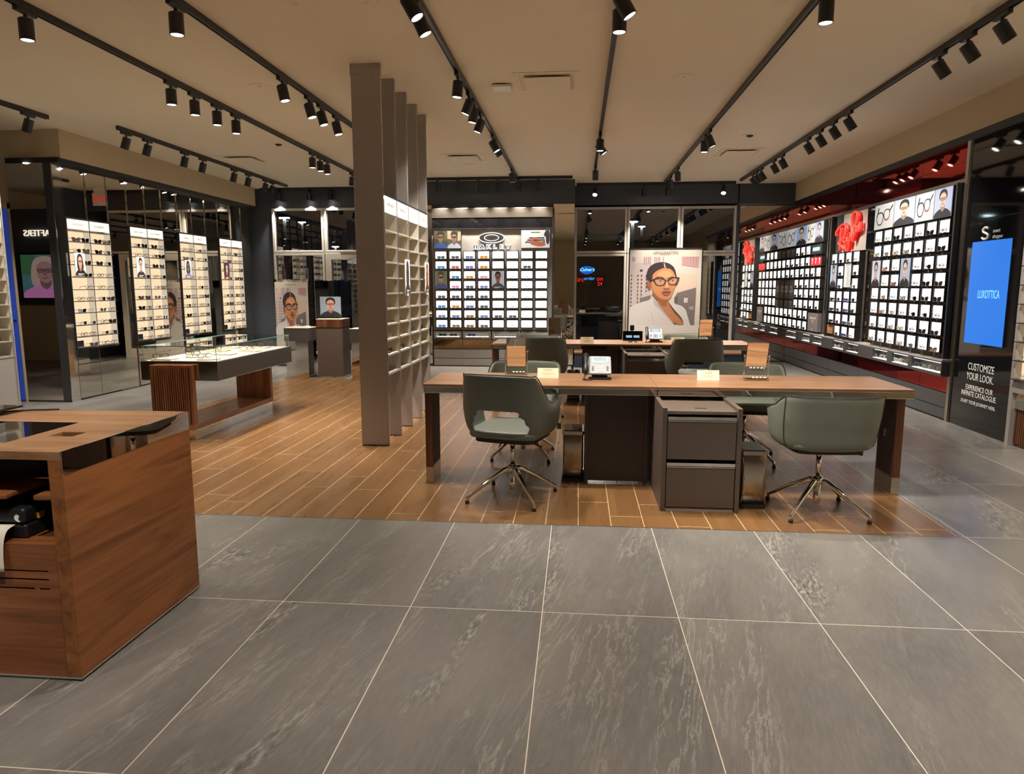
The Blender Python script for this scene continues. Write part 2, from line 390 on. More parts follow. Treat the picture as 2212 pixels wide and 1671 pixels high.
# ---- windows: frame and glass, each opening a structure of its own
def window(i, x0, x1, z0, z1, y):
    f = .045
    o = struct('window_%d' % i, B((x0, x0+f, y-.06, y+.06, z0, z1), (x1-f, x1, y-.06, y+.06, z0, z1), (x0+f, x1-f, y-.06, y+.06, z1-f, z1), (x0+f, x1-f, y-.06, y+.06, z0, z0+f)), M['alu'], bevel=.004)
    add('window_pane', quad((x0+f, y, z0+f), (x1-f, y, z0+f), (x1-f, y, z1-f), (x0+f, y, z1-f)), M['winglass'], o)
    return o
window(1, -6.03, -4.99, 2.13, 2.985, YLW+.02); window(2, -4.98, -3.4, 2.13, 2.985, YLW+.02)
window(3, -6.03, -4.99, .12, 2.12, YLW+.02)
n = 4
for a, b in ((-.08, .93), (.94, 1.945), (1.955, 2.99)):
    window(n, a, b, 2.105, 2.985, YB-.02); n += 1
    window(n, a, b, .26, 2.095, YB-.02); n += 1
# street door at the left window wall
dr = struct('door_1', B((-4.97, -4.85, YLW-.05, YLW+.07, 0, 2.12), (-3.75, -3.65, YLW-.05, YLW+.07, 0, 2.12), (-4.85, -3.75, YLW-.05, YLW+.07, 1.99, 2.12), (-4.85, -3.75, YLW-.03, YLW+.05, .0, .2)), M['alu'], bevel=.004)
add('door_pane', quad((-4.85, YLW, .2), (-3.75, YLW, .2), (-3.75, YLW, 1.99), (-4.85, YLW, 1.99)), M['winglass'], dr)
bm = B((-4.62, -4.3, YLW-.16, YLW-.08, 2.08, 2.14)); tube(bm, [(-4.4, YLW-.12, 2.08), (-4.25, YLW-.22, 2.05), (-4.5, YLW-.08, 2.0)], .012, 6); add('door_closer', bm, M['silver'], dr, bevel=.006)
bm = bmesh.new(); tube(bm, [(-3.9, YLW-.05, .95), (-3.9, YLW-.1, .95), (-3.9, YLW-.1, 1.35), (-3.9, YLW-.05, 1.35)], .014, 8); add('door_handle', bm, M['silver'], dr, smooth=True)
# blue door in the left return; a painted-on glow stands for blue light
d2 = struct('door_2', B((-7.72, -7.085, 8.345, 8.372, 0.02, 2.43)), M['blueglow_door'], bevel=.003)
bm = bmesh.new(); tube(bm, [(-7.13, 8.345, 1.04), (-7.13, 8.30, 1.04), (-7.25, 8.30, 1.04)], .012, 8); add('door_handle', bm, M['black'], d2, smooth=True)
struct('trim_7', B((-7.8, -7.72, 8.33, 8.372, 0, 2.5), (-7.085, -7.06, 8.33, 8.372, 0, 2.5), (-7.8, -7.06, 8.33, 8.372, 2.43, 2.5)), M['tan'])

# ---- ceiling fittings
def vent(x, y, sx, sy, lab):
    t = empty('air_vent', (x, y, H), lab, 'vent', 'square ceiling vents')
    bm = bmesh.new(); a, b = sx/2, sy/2; f = .05
    for q in ((-a, a, -b, -b+f), (-a, a, b-f, b), (-a, -a+f, -b+f, b-f), (a-f, a, -b+f, b-f)): bx(bm, x+q[0], x+q[1], y+q[2], y+q[3], H-.006, H+.002)
    add('frame', bm, M['ceiling'], t, bevel=.002)
    add('backing', B((x-a+f, x+a-f, y-b+f, y+b-f, H-.002, H+.001)), M['ceiling'], t)
    add('diffuser_plate', B((x-a+f+.035, x+a-f-.035, y-b+f+.035, y+b-f-.035, H-.028, H-.02)), M['ceiling'], t, bevel=.004)
vent(-.31, 6.93, .6, .62, 'square ceiling vent beside the small white sensor plate')
vent(-1.71, 10.72, .6, .6, 'square ceiling vent before the lit sunglasses wall')
vent(2.27, 10.7, .6, .6, 'square ceiling vent nearest the red framed wall')
vent(-5.03, 10.52, .6, .6, 'square ceiling vent beside the short light track at the left mirror wall')
vent(-1.68, 4.68, .62, .62, 'square ceiling vent at the top edge, in front of the metal fins')
t = empty('sensor_plate', (-.75, 7.02, H), 'small white square sensor plate hanging just below the ceiling', 'sensor')
add('plate', B((-.84, -.66, 6.93, 7.11, H-.035, H-.012)), M['white'], t, bevel=.004); add('mount', B((-.8, -.7, 6.97, 7.07, H-.012, H)), M['black'], t)
t = empty('ceiling_hatch', (-3.0, 4.1, H), 'flush round-cornered access panel in the ceiling at upper left', 'panel')
bm = bmesh.new(); prism(bm, [(x-3.35, y+4.6) for x, y in rrect(.6, .6, .05)], H-.003, H+.001); add('panel', bm, M['ceiling'], t)
for x, y, lab in ((.94, 6.88, 'flat round ceiling cover between the two right hand tracks'), (-3.06, 6.8, 'flat round ceiling cover left of the metal fins'), (-1.71, 11.32, 'flat round ceiling cover behind the vent by the sunglasses wall')):
    t = empty('ceiling_cover', (x, y, H), lab, 'ceiling cover', 'flat round sprinkler covers')
    bm = bmesh.new(); lathe(bm, [(.085, -.006), (.09, 0)], 32, (x, y, H)); lathe(bm, [(.008, -.014), (.012, -.006)], 10, (x, y, H)); add('disc', bm, M['ceiling'], t, smooth=False)
for x, y, lab in ((-4.04, 9.48, 'round ceiling sprinkler near the left tracks'), (2.15, 9.52, 'round ceiling sprinkler above the right hand vent')):
    t = empty('sprinkler', (x, y, H), lab, 'sprinkler', 'recessed round sprinklers')
    bm = bmesh.new(); lathe(bm, [(.085, -.008), (.095, 0)], 32, (x, y, H)); add('ring', bm, M['ceiling'], t)
    bm = bmesh.new(); lathe(bm, [(.015, -.03), (.04, -.02), (.045, -.008)], 20, (x, y, H)); add('head', bm, M['rubber'], t)
# exit sign hanging in front of the street door, seen in the mirror wall
t = empty('exit_sign', (-3.55, 13.3, H), 'red lit EXIT sign hanging from the ceiling, seen reflected in the left mirror wall', 'exit sign')
add('canopy', B((-3.66, -3.44, 13.24, 13.36, H-.09, H)), M['white'], t, bevel=.004)
add('case', B((-3.72, -3.38, 13.28, 13.32, H-.33, H-.09)), M['white'], t, bevel=.004)
for s_, yy, U in ((1, 13.279, (1, 0, 0)), (-1, 13.321, (-1, 0, 0))):
    fr = Fr((-3.55, yy, 0), U, (0, -s_, 0)); text('lettering', 'EXIT', t, fr.mat(0, H-.21, .001), .16, M['neon'], ex=.002)
t = empty('exit_light', (-6.5, 8.3, 2.97), 'tiny round downlight under the black ledge of the left mirror column', 'downlight')
bm = bmesh.new(); lathe(bm, [(.035, 0), (.04, .008)], 20, (-6.78, 8.345, 2.965)); add('disc', bm, M['bulb'], t)

# ---------------------------------------------------------------- track lighting
LZ = H-.055
def spot_proto():
    t = empty('track_spotlight', (0, 0, 0), '', 'spotlight')
    add('adapter', B((-.018, .018, -.09, .09, -.012, .018)), M['track'], t, local=True, bevel=.003)
    bm = bmesh.new(); tube(bm, [(0, 0, -.012), (0, 0, -.045)], .012, 8); add('stem', bm, M['track'], t, local=True)
    bm = bmesh.new(); lathe(bm, [(.041, -.105), (.047, -.105), (.047, .03), (.04, .035)], 24)
    bm.faces.ensure_lookup_table()
    for f in [f for f in bm.faces if len(f.verts) > 4 and f.calc_center_median().z < 0]: bm.faces.remove(f)
    h = add('housing', bm, M['track'], t, local=True, smooth=False); h.location = (0, 0, -.075)
    bm = bmesh.new(); lathe(bm, [(.0405, -.1), (.0405, -.090)], 20); add('lens', bm, M['bulb'], h, local=True)
    ld = bpy.data.lights.new('spot_beam', 'SPOT'); ld.energy = SPOT_W; ld.color = (1.0, .91, .79); ld.spot_size = math.radians(74); ld.spot_blend = .75; ld.shadow_soft_size = .03
    lo = bpy.data.objects.new('spot_beam', ld); COL.objects.link(lo); lo.parent = h; lo.location = (0, 0, -.112)
    return t
_sp = spot_proto(); _first = [True]
def spotlight(x, y, lab, group, tx=0.0, ty=0.0, z=LZ-.012):
    """tx leans the beam toward +x, ty toward +y (degrees)"""
    o = _sp if _first[0] else copy_tree(_sp)
    if _first[0]: _kidcache[_sp] = kids(_sp)
    _first[0] = False
    o.location = (x, y, z); o['label'] = lab; o['category'] = 'spotlight'; o['group'] = group; WO[o] = Vector((x, y, z))
    hs = [c for c in _kidcache[o] if c.name.startswith('housing')][0]
    hs.rotation_euler = (math.radians(ty), math.radians(-tx), 0)
    return o
def track(x0, y0, x1, y1, lab):
    t = empty('light_track', ((x0+x1)/2, (y0+y1)/2, H), lab, 'light track', 'black ceiling light tracks')
    bm = bmesh.new(); wd = .018
    if abs(x1-x0) < abs(y1-y0):
        bx(bm, x0-wd, x0+wd, y0, y1, H-.04, H)
        rails = [(x0-wd, x0-wd+.005, y0, y1, H-.048, H-.04), (x0+wd-.005, x0+wd, y0, y1, H-.048, H-.04)]
    else:
        bx(bm, x0, x1, y0-wd, y0+wd, H-.04, H)
        rails = [(x0, x1, y0-wd, y0-wd+.005, H-.048, H-.04), (x0, x1, y0+wd-.005, y0+wd, H-.048, H-.04)]
    add('channel', bm, M['track'], t); add('rail', B(*rails), M['track'], t)
TR = [ # x, y from, y to, name, [(y, tx, ty)]
 (-5.95, 3.0, 7.7, 'far left track by the metal fin screen', [(7.41, -22, 0), (6.85, -22, 0)], [5.9, 4.9, 3.9]),
 (-5.5, 8.25, 13.2, 'short track at the left mirror wall', [(8.41, -20, 0), (8.84, -20, 0), (9.7, -16, 0), (10.18, -16, 0), (11.13, -16, 0), (11.62, -16, 0), (12.27, -16, 0), (12.55, -16, 0)], []),
 (-3.75, -2.5, 12.2, 'long track above the glass table', [(4.73, 0, 0), (6.45, 0, 0), (6.85, 0, 0), (7.28, 0, 0), (7.69, 0, 0), (9.93, 0, 0), (10.23, 4, 0), (10.51, 4, 0), (11.7, -8, 10)], [3.0, 1.2, -.8]),
 (-2.68, -2.5, 9.5, 'track that runs behind the metal fins', [(4.73, 0, 0), (6.43, 12, 0), (7.07, 16, 0), (7.4, 16, 0), (7.86, 14, 0)], [3.0, 1.2, -.8]),
 (-1.08, -2.5, 12.5, 'track right of the metal fins', [(4.62, 30, 0), (4.9, 25, 5), (6.45, -6, 0), (7.09, -22, 0), (7.43, -12, 0), (7.9, -20, 0), (9.03, 30, 0), (9.35, 35, 10), (11.57, 4, 5)], [3.0, 1.2, -.8]),
 (.25, -2.5, 12.5, 'middle track over the two desks', [(4.96, 0, 0), (4.72, 30, 0), (9.07, 0, 0), (9.35, 35, 0), (11.46, 0, 16)], [3.0, 1.2, -.8]),
 (1.55, -2.5, 13.4, 'track over the right desk ends', [(4.92, 0, 0), (8.98, 25, 0), (9.28, 0, 0), (11.68, 6, 20), (12.58, 4, 20)], [3.0, 1.2, -.8]),
 (2.88, -2.5, 13.3, 'track along the red framed wall', [(5.42, 36, 0), (5.85, 36, 0), (6.27, 36, 0), (8.2, 34, 0), (8.65, 34, 0), (9.11, 34, 0), (9.56, 34, 0), (10.69, 30, 0), (11.12, 30, 0), (11.86, 34, 0), (12.15, 34, 0), (12.4, 34, 0)], [4.2, 2.6, 1.0, -.8]),
]
for x, ya, yb, nm, L_, beyond in TR:
    track(x, ya, x, yb, 'black ceiling '+nm)
    L_ = sorted(L_)
    for i, (y, tx, ty) in enumerate(L_):
        lean = 'upright' if abs(tx) < 9 and abs(ty) < 9 else ('leaning right' if tx > 0 else 'leaning left')
        pos = ('nearest' if i == 0 else 'farthest' if i == len(L_)-1 else ORD[i]+' nearest')
        spotlight(x, y, 'black spotlight, %s, %s on the %s' % (lean, pos, nm), 'spotlights on the '+nm, tx, ty)
    for y in beyond: spotlight(x, y, 'black spotlight on the %s, behind the viewer' % nm, 'spotlights behind the viewer', -10 if x < 0 else (25 if x > 2 else 8), 6)
track(-2.72, 12.62, -.12, 12.62, 'black ceiling track crossing in front of the lit sunglasses wall')
for i, x in enumerate((-2.49, -2.13, -1.77, -1.42, -1.06, -.71)):
    spotlight(x, 12.62, 'black spotlight, %s on the track before the sunglasses wall' % (('%s from the left' % ORD[i]) if i else 'leftmost'), 'spotlights before the sunglasses wall', 0, 8)
track(-6.2, 13.59, -3.0, 13.59, 'black ceiling track before the left windows')
for i, x in enumerate((-5.85, -5.23, -4.8)):
    spotlight(x, 13.59, 'black spotlight before the slate wall above the left windows, %s' % ('leftmost', 'middle', 'rightmost')[i], 'spotlights over the left windows', 0, 4)
track(-.05, 13.55, 2.85, 13.55, 'black ceiling track before the right windows')
for i, (x, a, b) in enumerate(((.3, -8, -38), (1.19, 8, 18), (1.63, 2, 20), (2.64, -12, -38))):
    spotlight(x, 13.55, 'black spotlight on the track before the right windows, %s' % ('leftmost, glaring', 'second, angled', 'third, upright', 'rightmost, glaring')[i], 'spotlights before the right windows', a, b)

# ================================================================ eyewear
def glasses_mesh(name, frame, lens, style=0, fold=False):
    k_ = .65 if fold == 'short' else 1.0; fold = fold is True
    bm = bmesh.new(); W = .029 if style != 2 else .031; Hh = .021 if style != 1 else .024
    rad = (.010, .0225, .012, .008)[style % 4]
    for s_ in (-1, 1):
        cx = s_*.036
        pts = rrect(2*W, 2*Hh, min(rad, Hh-.001), 3)
        if style == 3: pts = [(x + (s_*.006 if y > 0 else -s_*.003), y + (.004 if x*s_ > 0 and y > 0 else 0)) for x, y in pts]
        tube(bm, [(cx+x, 0, y) for x, y in pts], .0026*(.8 if k_ < 1 else 1) if style < 2 else .0026, 5, True, 0)
        f = bm.faces.new([bm.verts.new((cx+x, .001, y)) for x, y in pts]); f.material_index = 1
        tube(bm, [(s_*.066, 0, .010), (s_*.070, .004, .011), (s_*.071, .07*k_, .011), (s_*.067, .115*k_, .008), (s_*.064, .14*k_, -.018)] if not fold else [(s_*.066, 0, .010), (s_*.069, .006, .009), (s_*.02, .014, .006), (-s_*.05, .016, -.004)], .0026, 5, False, 0)
    tube(bm, [(-.010, -.001, .008), (0, -.003, .011), (.010, -.001, .008)], .0028, 5, False, 0)
    bmesh.ops.translate(bm, vec=(0, 0, Hh+.003), verts=bm.verts)
    me = bpy.data.meshes.new(name); bmesh.ops.recalc_face_normals(bm, faces=bm.faces); bm.to_mesh(me); bm.free()
    for f in me.polygons: f.use_smooth = f.material_index == 0
    me.materials.append(frame); me.materials.append(lens); return me
def clearlens(name, tint): return glass(name, tint, 1.45, 1.0, .02)
LN = clearlens('clear_lens', (.97, .97, .97)); 
FRM = {'black': mat('black_acetate', lin(18, 18, 20), .2), 'tortoise': mat('tortoise_acetate', lin(78, 42, 20), .2), 'gold': mat('gold_wire', lin(170, 130, 70), .25, .8), 'grey': mat('grey_acetate', lin(90, 92, 96), .3), 'clear': mat('crystal_acetate', lin(190, 186, 176), .15)}
EM = {(c, s): glasses_mesh('eyeglasses', FRM[c], LN, s) for c in FRM for s in ((0, 1, 3) if c != 'gold' else (1,))}
EMK = sorted(EM)
EMS = {k: glasses_mesh('eyeglasses', FRM[k[0]], LN, k[1], 'short') for k in EM}
EMF = {k: glasses_mesh('eyeglasses', FRM[k[0]], LN, k[1], True) for k in EM}
SUNC = {'blue': (60, 120, 190), 'amber': (190, 125, 40), 'violet': (110, 90, 180), 'rose': (205, 130, 160), 'smoke': (70, 76, 84), 'brown': (120, 86, 44), 'red': (190, 80, 80), 'slate blue': (96, 110, 160), 'clear': (190, 190, 186)}
SM = {}
for c, rgb in SUNC.items():
    SM[c] = glasses_mesh('sunglasses', mat(c.replace(' ', '_')+'_frame', lin(*(int(v*.75) for v in rgb)), .25), clearlens(c.replace(' ', '_')+'_lens', tuple(v**.8 for v in lin(*rgb))), 2, True)
def put(me, name, loc, rz, label, cat, group, rx=0.0):
    o = bpy.data.objects.new(name, me); COL.objects.link(o); o.location = loc; o.rotation_euler = (rx, 0, rz)
    o['label'] = label; o['category'] = cat; o['group'] = group; WO[o] = Vector(loc); return o
def eye(loc, rz, where, group, c=None, fold=False):
    k = random.choice(EMK) if c is None else c
    d = {0: 'rectangular', 1: 'round', 3: 'cat-eye'}[k[1]]
    return put((EMS if fold == 'short' else EMF if fold else EM)[k], 'eyeglasses', loc, rz, '%s %s eyeglasses %s' % (k[0], d, where), 'eyeglasses', group)

# ================================================================ printed portraits
def portrait(bg, hair, skin, top, lens=(30, 28, 30), long=False, cap=False, mirror=False, bg2=None, words=False):
    """half-length portrait in 0..1 coordinates (x across, y up)"""
    d = tuple(int(c*.72) for c in skin); L = [(bg, None)]
    if bg2: L.append((bg2, [(0, .55), (.32, .5), (.3, 1), (0, 1)])); L.append((bg2, [(.74, .4), (1, .45), (1, .9), (.8, .95)]))
    if long: L.append((hair, sm([(.5, .97), (.28, .88), (.2, .6), (.22, .3), (.4, .22), (.62, .22), (.8, .34), (.8, .62), (.72, .88)])))
    L.append((top, sm([(.02, 0), (.04, .14), (.2, .24), (.38, .3), (.5, .22), (.62, .3), (.82, .24), (.97, .13), (.98, 0), (.5, -.05)])))
    L.append((d, sm([(.4, .46), (.39, .3), (.5, .2), (.61, .3), (.6, .46)])))
    if not long: L.append((hair, sm([(.5, .96), (.34, .92), (.27, .78), (.29, .62), (.36, .68), (.64, .68), (.71, .62), (.73, .78), (.66, .92)])))
    L.append((skin, sm([(.5, .86), (.36, .82), (.32, .66), (.34, .5), (.42, .38), (.5, .35), (.58, .38), (.66, .5), (.68, .66), (.64, .82)])))
    L.append((hair, sm([(.5, .965), (.33, .91), (.28, .74), (.34, .76), (.42, .83), (.56, .84), (.66, .76), (.72, .74), (.67, .91)])))
    if cap: L.append((hair, sm([(.26, .76), (.3, .9), (.5, .98), (.7, .9), (.74, .76), (.5, .8)])))
    for s_ in (-1, 1):
        cx = .5+s_*.085
        L.append((lens, sm([(cx-.075, .665), (cx, .68), (cx+.075, .665), (cx+.065, .60), (cx, .585), (cx-.065, .60)], 3)))
        if sum(lens) < 160 and not cap: L.append((tuple(min(255, int(c*.9)) for c in skin), sm([(cx-.055, .655), (cx, .667), (cx+.055, .655), (cx+.048, .61), (cx, .6), (cx-.048, .61)], 3)))
        L.append(((40, 26, 22), sm([(cx-.03, .635), (cx, .645), (cx+.03, .635), (cx, .622)], 3)))
    L.append((lens, [(.44, .66), (.56, .66), (.56, .65), (.44, .65)]))
    L.append((d, sm([(.47, .56), (.5, .6), (.53, .56), (.54, .535), (.5, .525), (.46, .535)], 3)))
    L.append(((150, 74, 66), sm([(.43, .465), (.48, .478), (.5, .472), (.52, .478), (.57, .465), (.5, .438)], 3)))
    if words:
        for i in range(2): L.append(((215, 210, 205), [(.2, .1-.05*i), (.8-.2*i, .1-.05*i), (.8-.2*i, .075-.05*i), (.2, .075-.05*i)]))
    if mirror: L = [L[0]] + [(c, [(1-x, y) for x, y in p]) for c, p in L[1:]]
    return L
def specs(bg, ink=(40, 40, 44), red=True):
    """pair of spectacles drawn on a pale ground"""
    L = [(bg, None), (tuple(int(c*.93) for c in bg), [(0, 0), (1, 0), (1, .3), (0, .45)])]
    for cx, cy, a in ((.3, .42, .2), (.66, .54, .17)):
        o = sm([(cx-a, cy+.03), (cx-a*.6, cy+a*1.25), (cx+a*.6, cy+a*1.25), (cx+a, cy+.04), (cx+a*.5, cy-a*1.2), (cx-a*.5, cy-a*1.2)])
        L.append((ink, o)); L.append((tuple(int(c*.98) for c in bg), [(cx+(x-cx)*.8, cy+(y-cy)*.8) for x, y in o]))
    L.append((ink, [(.44, .5), (.52, .56), (.52, .61), (.44, .56)])); L.append((ink, [(.8, .62), (.97, .86), (.93, .9), (.76, .66)])); L.append((ink, [(.1, .5), (.2, .88), (.25, .86), (.16, .5)]))
    if red:
        for a, b in (((.55, .3), (.6, .44)), ((.6, .44), (.66, .3)), ((.66, .32), (.72, .42)), ((.72, .42), (.78, .3)), ((.8, .32), (.86, .44)), ((.86, .44), (.94, .36))):
            L.append(((190, 40, 40), [(a[0], a[1]), (b[0], b[1]), (b[0]+.012, b[1]-.012), (a[0]+.012, a[1]-.012)]))
    return L
def woman(zx0=55., zy0=60., W_=1232., H_=2010.):
    """the large advertisement: woman in tortoise glasses and a pale blazer, city behind"""
    q = lambda P: [((x-zx0)/W_, 1-(y-zy0)/H_) for x, y in P]
    L = [((208, 200, 188), None)]
    a = lambda c, P, s_=True: L.append((c, q(sm(P, 5) if s_ else P)))
    a((206, 196, 190), [(80, 210), (1245, 210), (1200, 1460), (1190, 1750), (60, 1750), (62, 1200)], False)
    a((196, 180, 180), [(80, 330), (420, 330), (430, 1300), (60, 1350)], False)
    a((212, 190, 172), [(840, 520), (1230, 560), (1205, 1000), (830, 1100)], False)
    for x in (300, 335, 370, 400, 480, 510, 540, 565, 625): a((150, 118, 130), [(x, 215), (x+14, 215), (x+12, 350+(x % 70)), (x, 350)], False)
    for x in (95, 118, 135): a((140, 112, 122), [(x, 215), (x+9, 215), (x+9, 310), (x, 300)], False)
    a((188, 150, 150), [(945, 212), (1242, 212), (1232, 420), (1080, 400), (945, 370)], False)
    for x in (990, 1040, 1090, 1140, 1190): a((170, 132, 136), [(x, 215), (x+12, 215), (x+10, 390), (x, 385)], False)
    a((70, 58, 66), [(235, 460), (280, 460), (280, 495), (235, 495)], False)
    for j in range(9):
        for x in (80, 193, 255, 338):
            if x > 300 and j > 4: continue
            y = 565+j*75; a((74, 60, 70), [(x, y), (x+20, y), (x+20, y+28), (x, y+28)], False)
    a((118, 108, 106), [(885, 920), (1205, 815), (1188, 1460), (1185, 1750), (850, 1750), (850, 1000)], False)
    a((92, 86, 88), [(840, 1000), (900, 985), (900, 1110), (840, 1110)], False); a((206, 196, 196), [(1003, 1020), (1070, 1015), (1068, 1110), (1003, 1115)], False)
    a((160, 150, 150), [(1095, 1190), (1180, 1180), (1170, 1260), (1100, 1240)], False)
    a((120, 112, 110), [(245, 1030), (430, 960), (430, 1120), (260, 1110)], False)
    skin, sh, hi = (196, 134, 92), (150, 92, 62), (214, 156, 114)
    a((52, 40, 44), [(640, 318), (740, 350), (820, 430), (858, 560), (850, 640), (650, 700), (440, 690), (385, 672), (350, 610), (352, 520), (390, 420), (470, 350), (560, 322)])       # hair
    a(sh, [(455, 930), (500, 1010), (560, 1080), (600, 1180), (700, 1210), (735, 1110), (735, 1000), (680, 900)])
    a((182, 122, 86), [(560, 1080), (540, 1180), (600, 1260), (780, 1470), (1000, 1560), (1010, 1480), (900, 1330), (790, 1190), (730, 1080), (700, 1180), (620, 1170)])
    a(skin, [(640, 430), (740, 440), (820, 500), (845, 600), (850, 760), (810, 900), (770, 1010), (700, 1050), (610, 1030), (520, 960), (450, 840), (435, 700), (450, 580), (530, 480)])
    a(sh, [(355, 690), (400, 690), (425, 750), (425, 840), (395, 845), (360, 760)]); a(hi, [(560, 520), (700, 480), (790, 560), (760, 620), (560, 600)])
    a((52, 40, 44), [(640, 335), (560, 340), (460, 400), (400, 520), (400, 640), (450, 640), (455, 570), (520, 490), (640, 430), (660, 425)]); a((52, 40, 44), [(660, 340), (740, 370), (810, 450), (852, 560), (845, 600), (810, 510), (750, 450), (680, 430)])
    a((224, 190, 170), [(636, 335), (650, 335), (675, 425), (655, 425)], False)
    for P in ([(500, 625), (580, 600), (650, 625), (640, 640), (580, 622), (505, 645)], [(710, 640), (780, 600), (840, 620), (835, 635), (780, 618), (720, 655)]): a((60, 40, 34), P)
    for P in ([(462, 650), (580, 632), (672, 655), (690, 690), (665, 760), (620, 785), (540, 780), (500, 745)], [(700, 690), (720, 665), (800, 615), (912, 618), (905, 660), (870, 750), (820, 770), (760, 768), (725, 740)]): a((66, 42, 30), P)
    for P in ([(500, 668), (580, 655), (655, 675), (662, 700), (640, 755), (600, 768), (545, 762), (515, 730)], [(725, 700), (745, 680), (805, 640), (875, 650), (850, 735), (815, 752), (765, 750), (742, 728)]): a((186, 140, 112), P)
    a((66, 42, 30), [(400, 655), (480, 650), (500, 680), (410, 690)], False); a((66, 42, 30), [(660, 680), (725, 680), (725, 694), (668, 696)], False)
    for cx, cy in ((590, 695), (800, 683)):
        a((206, 176, 156), [(cx-48, cy+5), (cx, cy-16), (cx+48, cy+3), (cx, cy+16)]); a((44, 28, 24), [(cx-14, cy), (cx, cy-15), (cx+14, cy), (cx, cy+13)]); a((48, 32, 28), [(cx-55, cy+3), (cx, cy-20), (cx+52, cy), (cx, cy-12)])
    a(hi, [(690, 700), (712, 700), (735, 800), (700, 822), (680, 800)]); a(sh, [(640, 820), (700, 838), (755, 820), (730, 850), (690, 856), (655, 848)])
    a((128, 72, 66), [(612, 912), (670, 880), (700, 888), (730, 878), (778, 898), (720, 920), (660, 922)]); a((156, 92, 82), [(625, 920), (700, 925), (775, 905), (730, 965), (690, 972), (650, 955)]); a((80, 40, 40), [(615, 912), (695, 908), (776, 900), (700, 920)])
    bl, bd = (206, 202, 200), (178, 172, 172)
    a(bl, [(60, 1260), (110, 1180), (280, 1100), (400, 1060), (460, 990), (500, 1040), (560, 1140), (640, 1270), (760, 1420), (850, 1560), (900, 1750), (60, 1750), (50, 1500)])
    a(bl, [(735, 1070), (780, 1110), (860, 1140), (970, 1180), (1040, 1260), (1070, 1360), (1110, 1500), (1170, 1750), (860, 1750), (850, 1560), (1000, 1560), (985, 1440), (900, 1320), (790, 1180)])
    a(bd, [(460, 1000), (490, 1050), (600, 1200), (740, 1400), (840, 1560), (720, 1400), (590, 1250), (500, 1150)]); a(bd, [(430, 1290), (470, 1400), (480, 1520), (460, 1400)]); a((92, 66, 58), [(745, 1110), (850, 1260), (960, 1400), (1000, 1500), (940, 1400), (840, 1280)])
    a((214, 208, 200), [(55, 1560), (1287, 1560), (1287, 2070), (55, 2070)], False)
    return L

# ================================================================ LEFT MIRROR WALL
FL = Fr((XL, 0, 0), (0, 1, 0), (1, 0, 0))           # u is world Y
edges = [8.49, 8.91, 9.33, 9.76, 10.18, 10.6, 11.03, 11.46, 11.89, 12.32, 12.76, 13.2, 13.6]
BAYS = [(8.49, 9.33), (9.76, 10.6), (11.03, 11.89), (12.32, 13.2)]
NAMES = [('BURBERRY', 'BURBERRY'), ('GIORGIO ARMANI', 'DOLCE & GABBANA'), ('PRADA', 'PRADA'), ('VALENTINO', '')]
BAYN = ['nearest', 'second', 'third', 'farthest']
for i in range(12):
    a, b = edges[i]+.004, edges[i+1]-.004
    inbay = any(x0-.01 <= edges[i] < x1-.01 for x0, x1 in BAYS)
    z0 = 2.345 if inbay else .01
    t = empty('wall_mirror', (XL, (a+b)/2, z0), '%s mirror strip of the left wall, %s from its near corner' % ('short' if inbay else 'full height', ORD[i] if i else 'first'), 'mirror', 'bronze mirror strips of the left wall')
    bm = bmesh.new(); rr = random.uniform(-.006, .006)
    T_ = Matrix.Translation((XL-.012, (a+b)/2, (z0+2.97)/2)) @ Matrix.Rotation(rr, 4, 'Z') @ Matrix.Rotation(PI/2, 4, 'Y')
    bx(bm, -(2.97-z0)/2, (2.97-z0)/2, -(b-a)/2, (b-a)/2, -.004, .004); bm.transform(T_)
    add('mirror_glass', bm, M['mirror'], t)
    add('edge_trim', B((XL-.012, XL+.004, a-.006, a-.001, z0, 2.97)), M['chrome'], t)
    if not inbay: add('plinth', B((XL-.02, XL+.002, a, b, 0, .01)), M['black'], t)
zs = [2.18, 2.04, 1.90, 1.75, 1.59, 1.43, 1.28, 1.13, .97, .82, .68]
cnt = 0
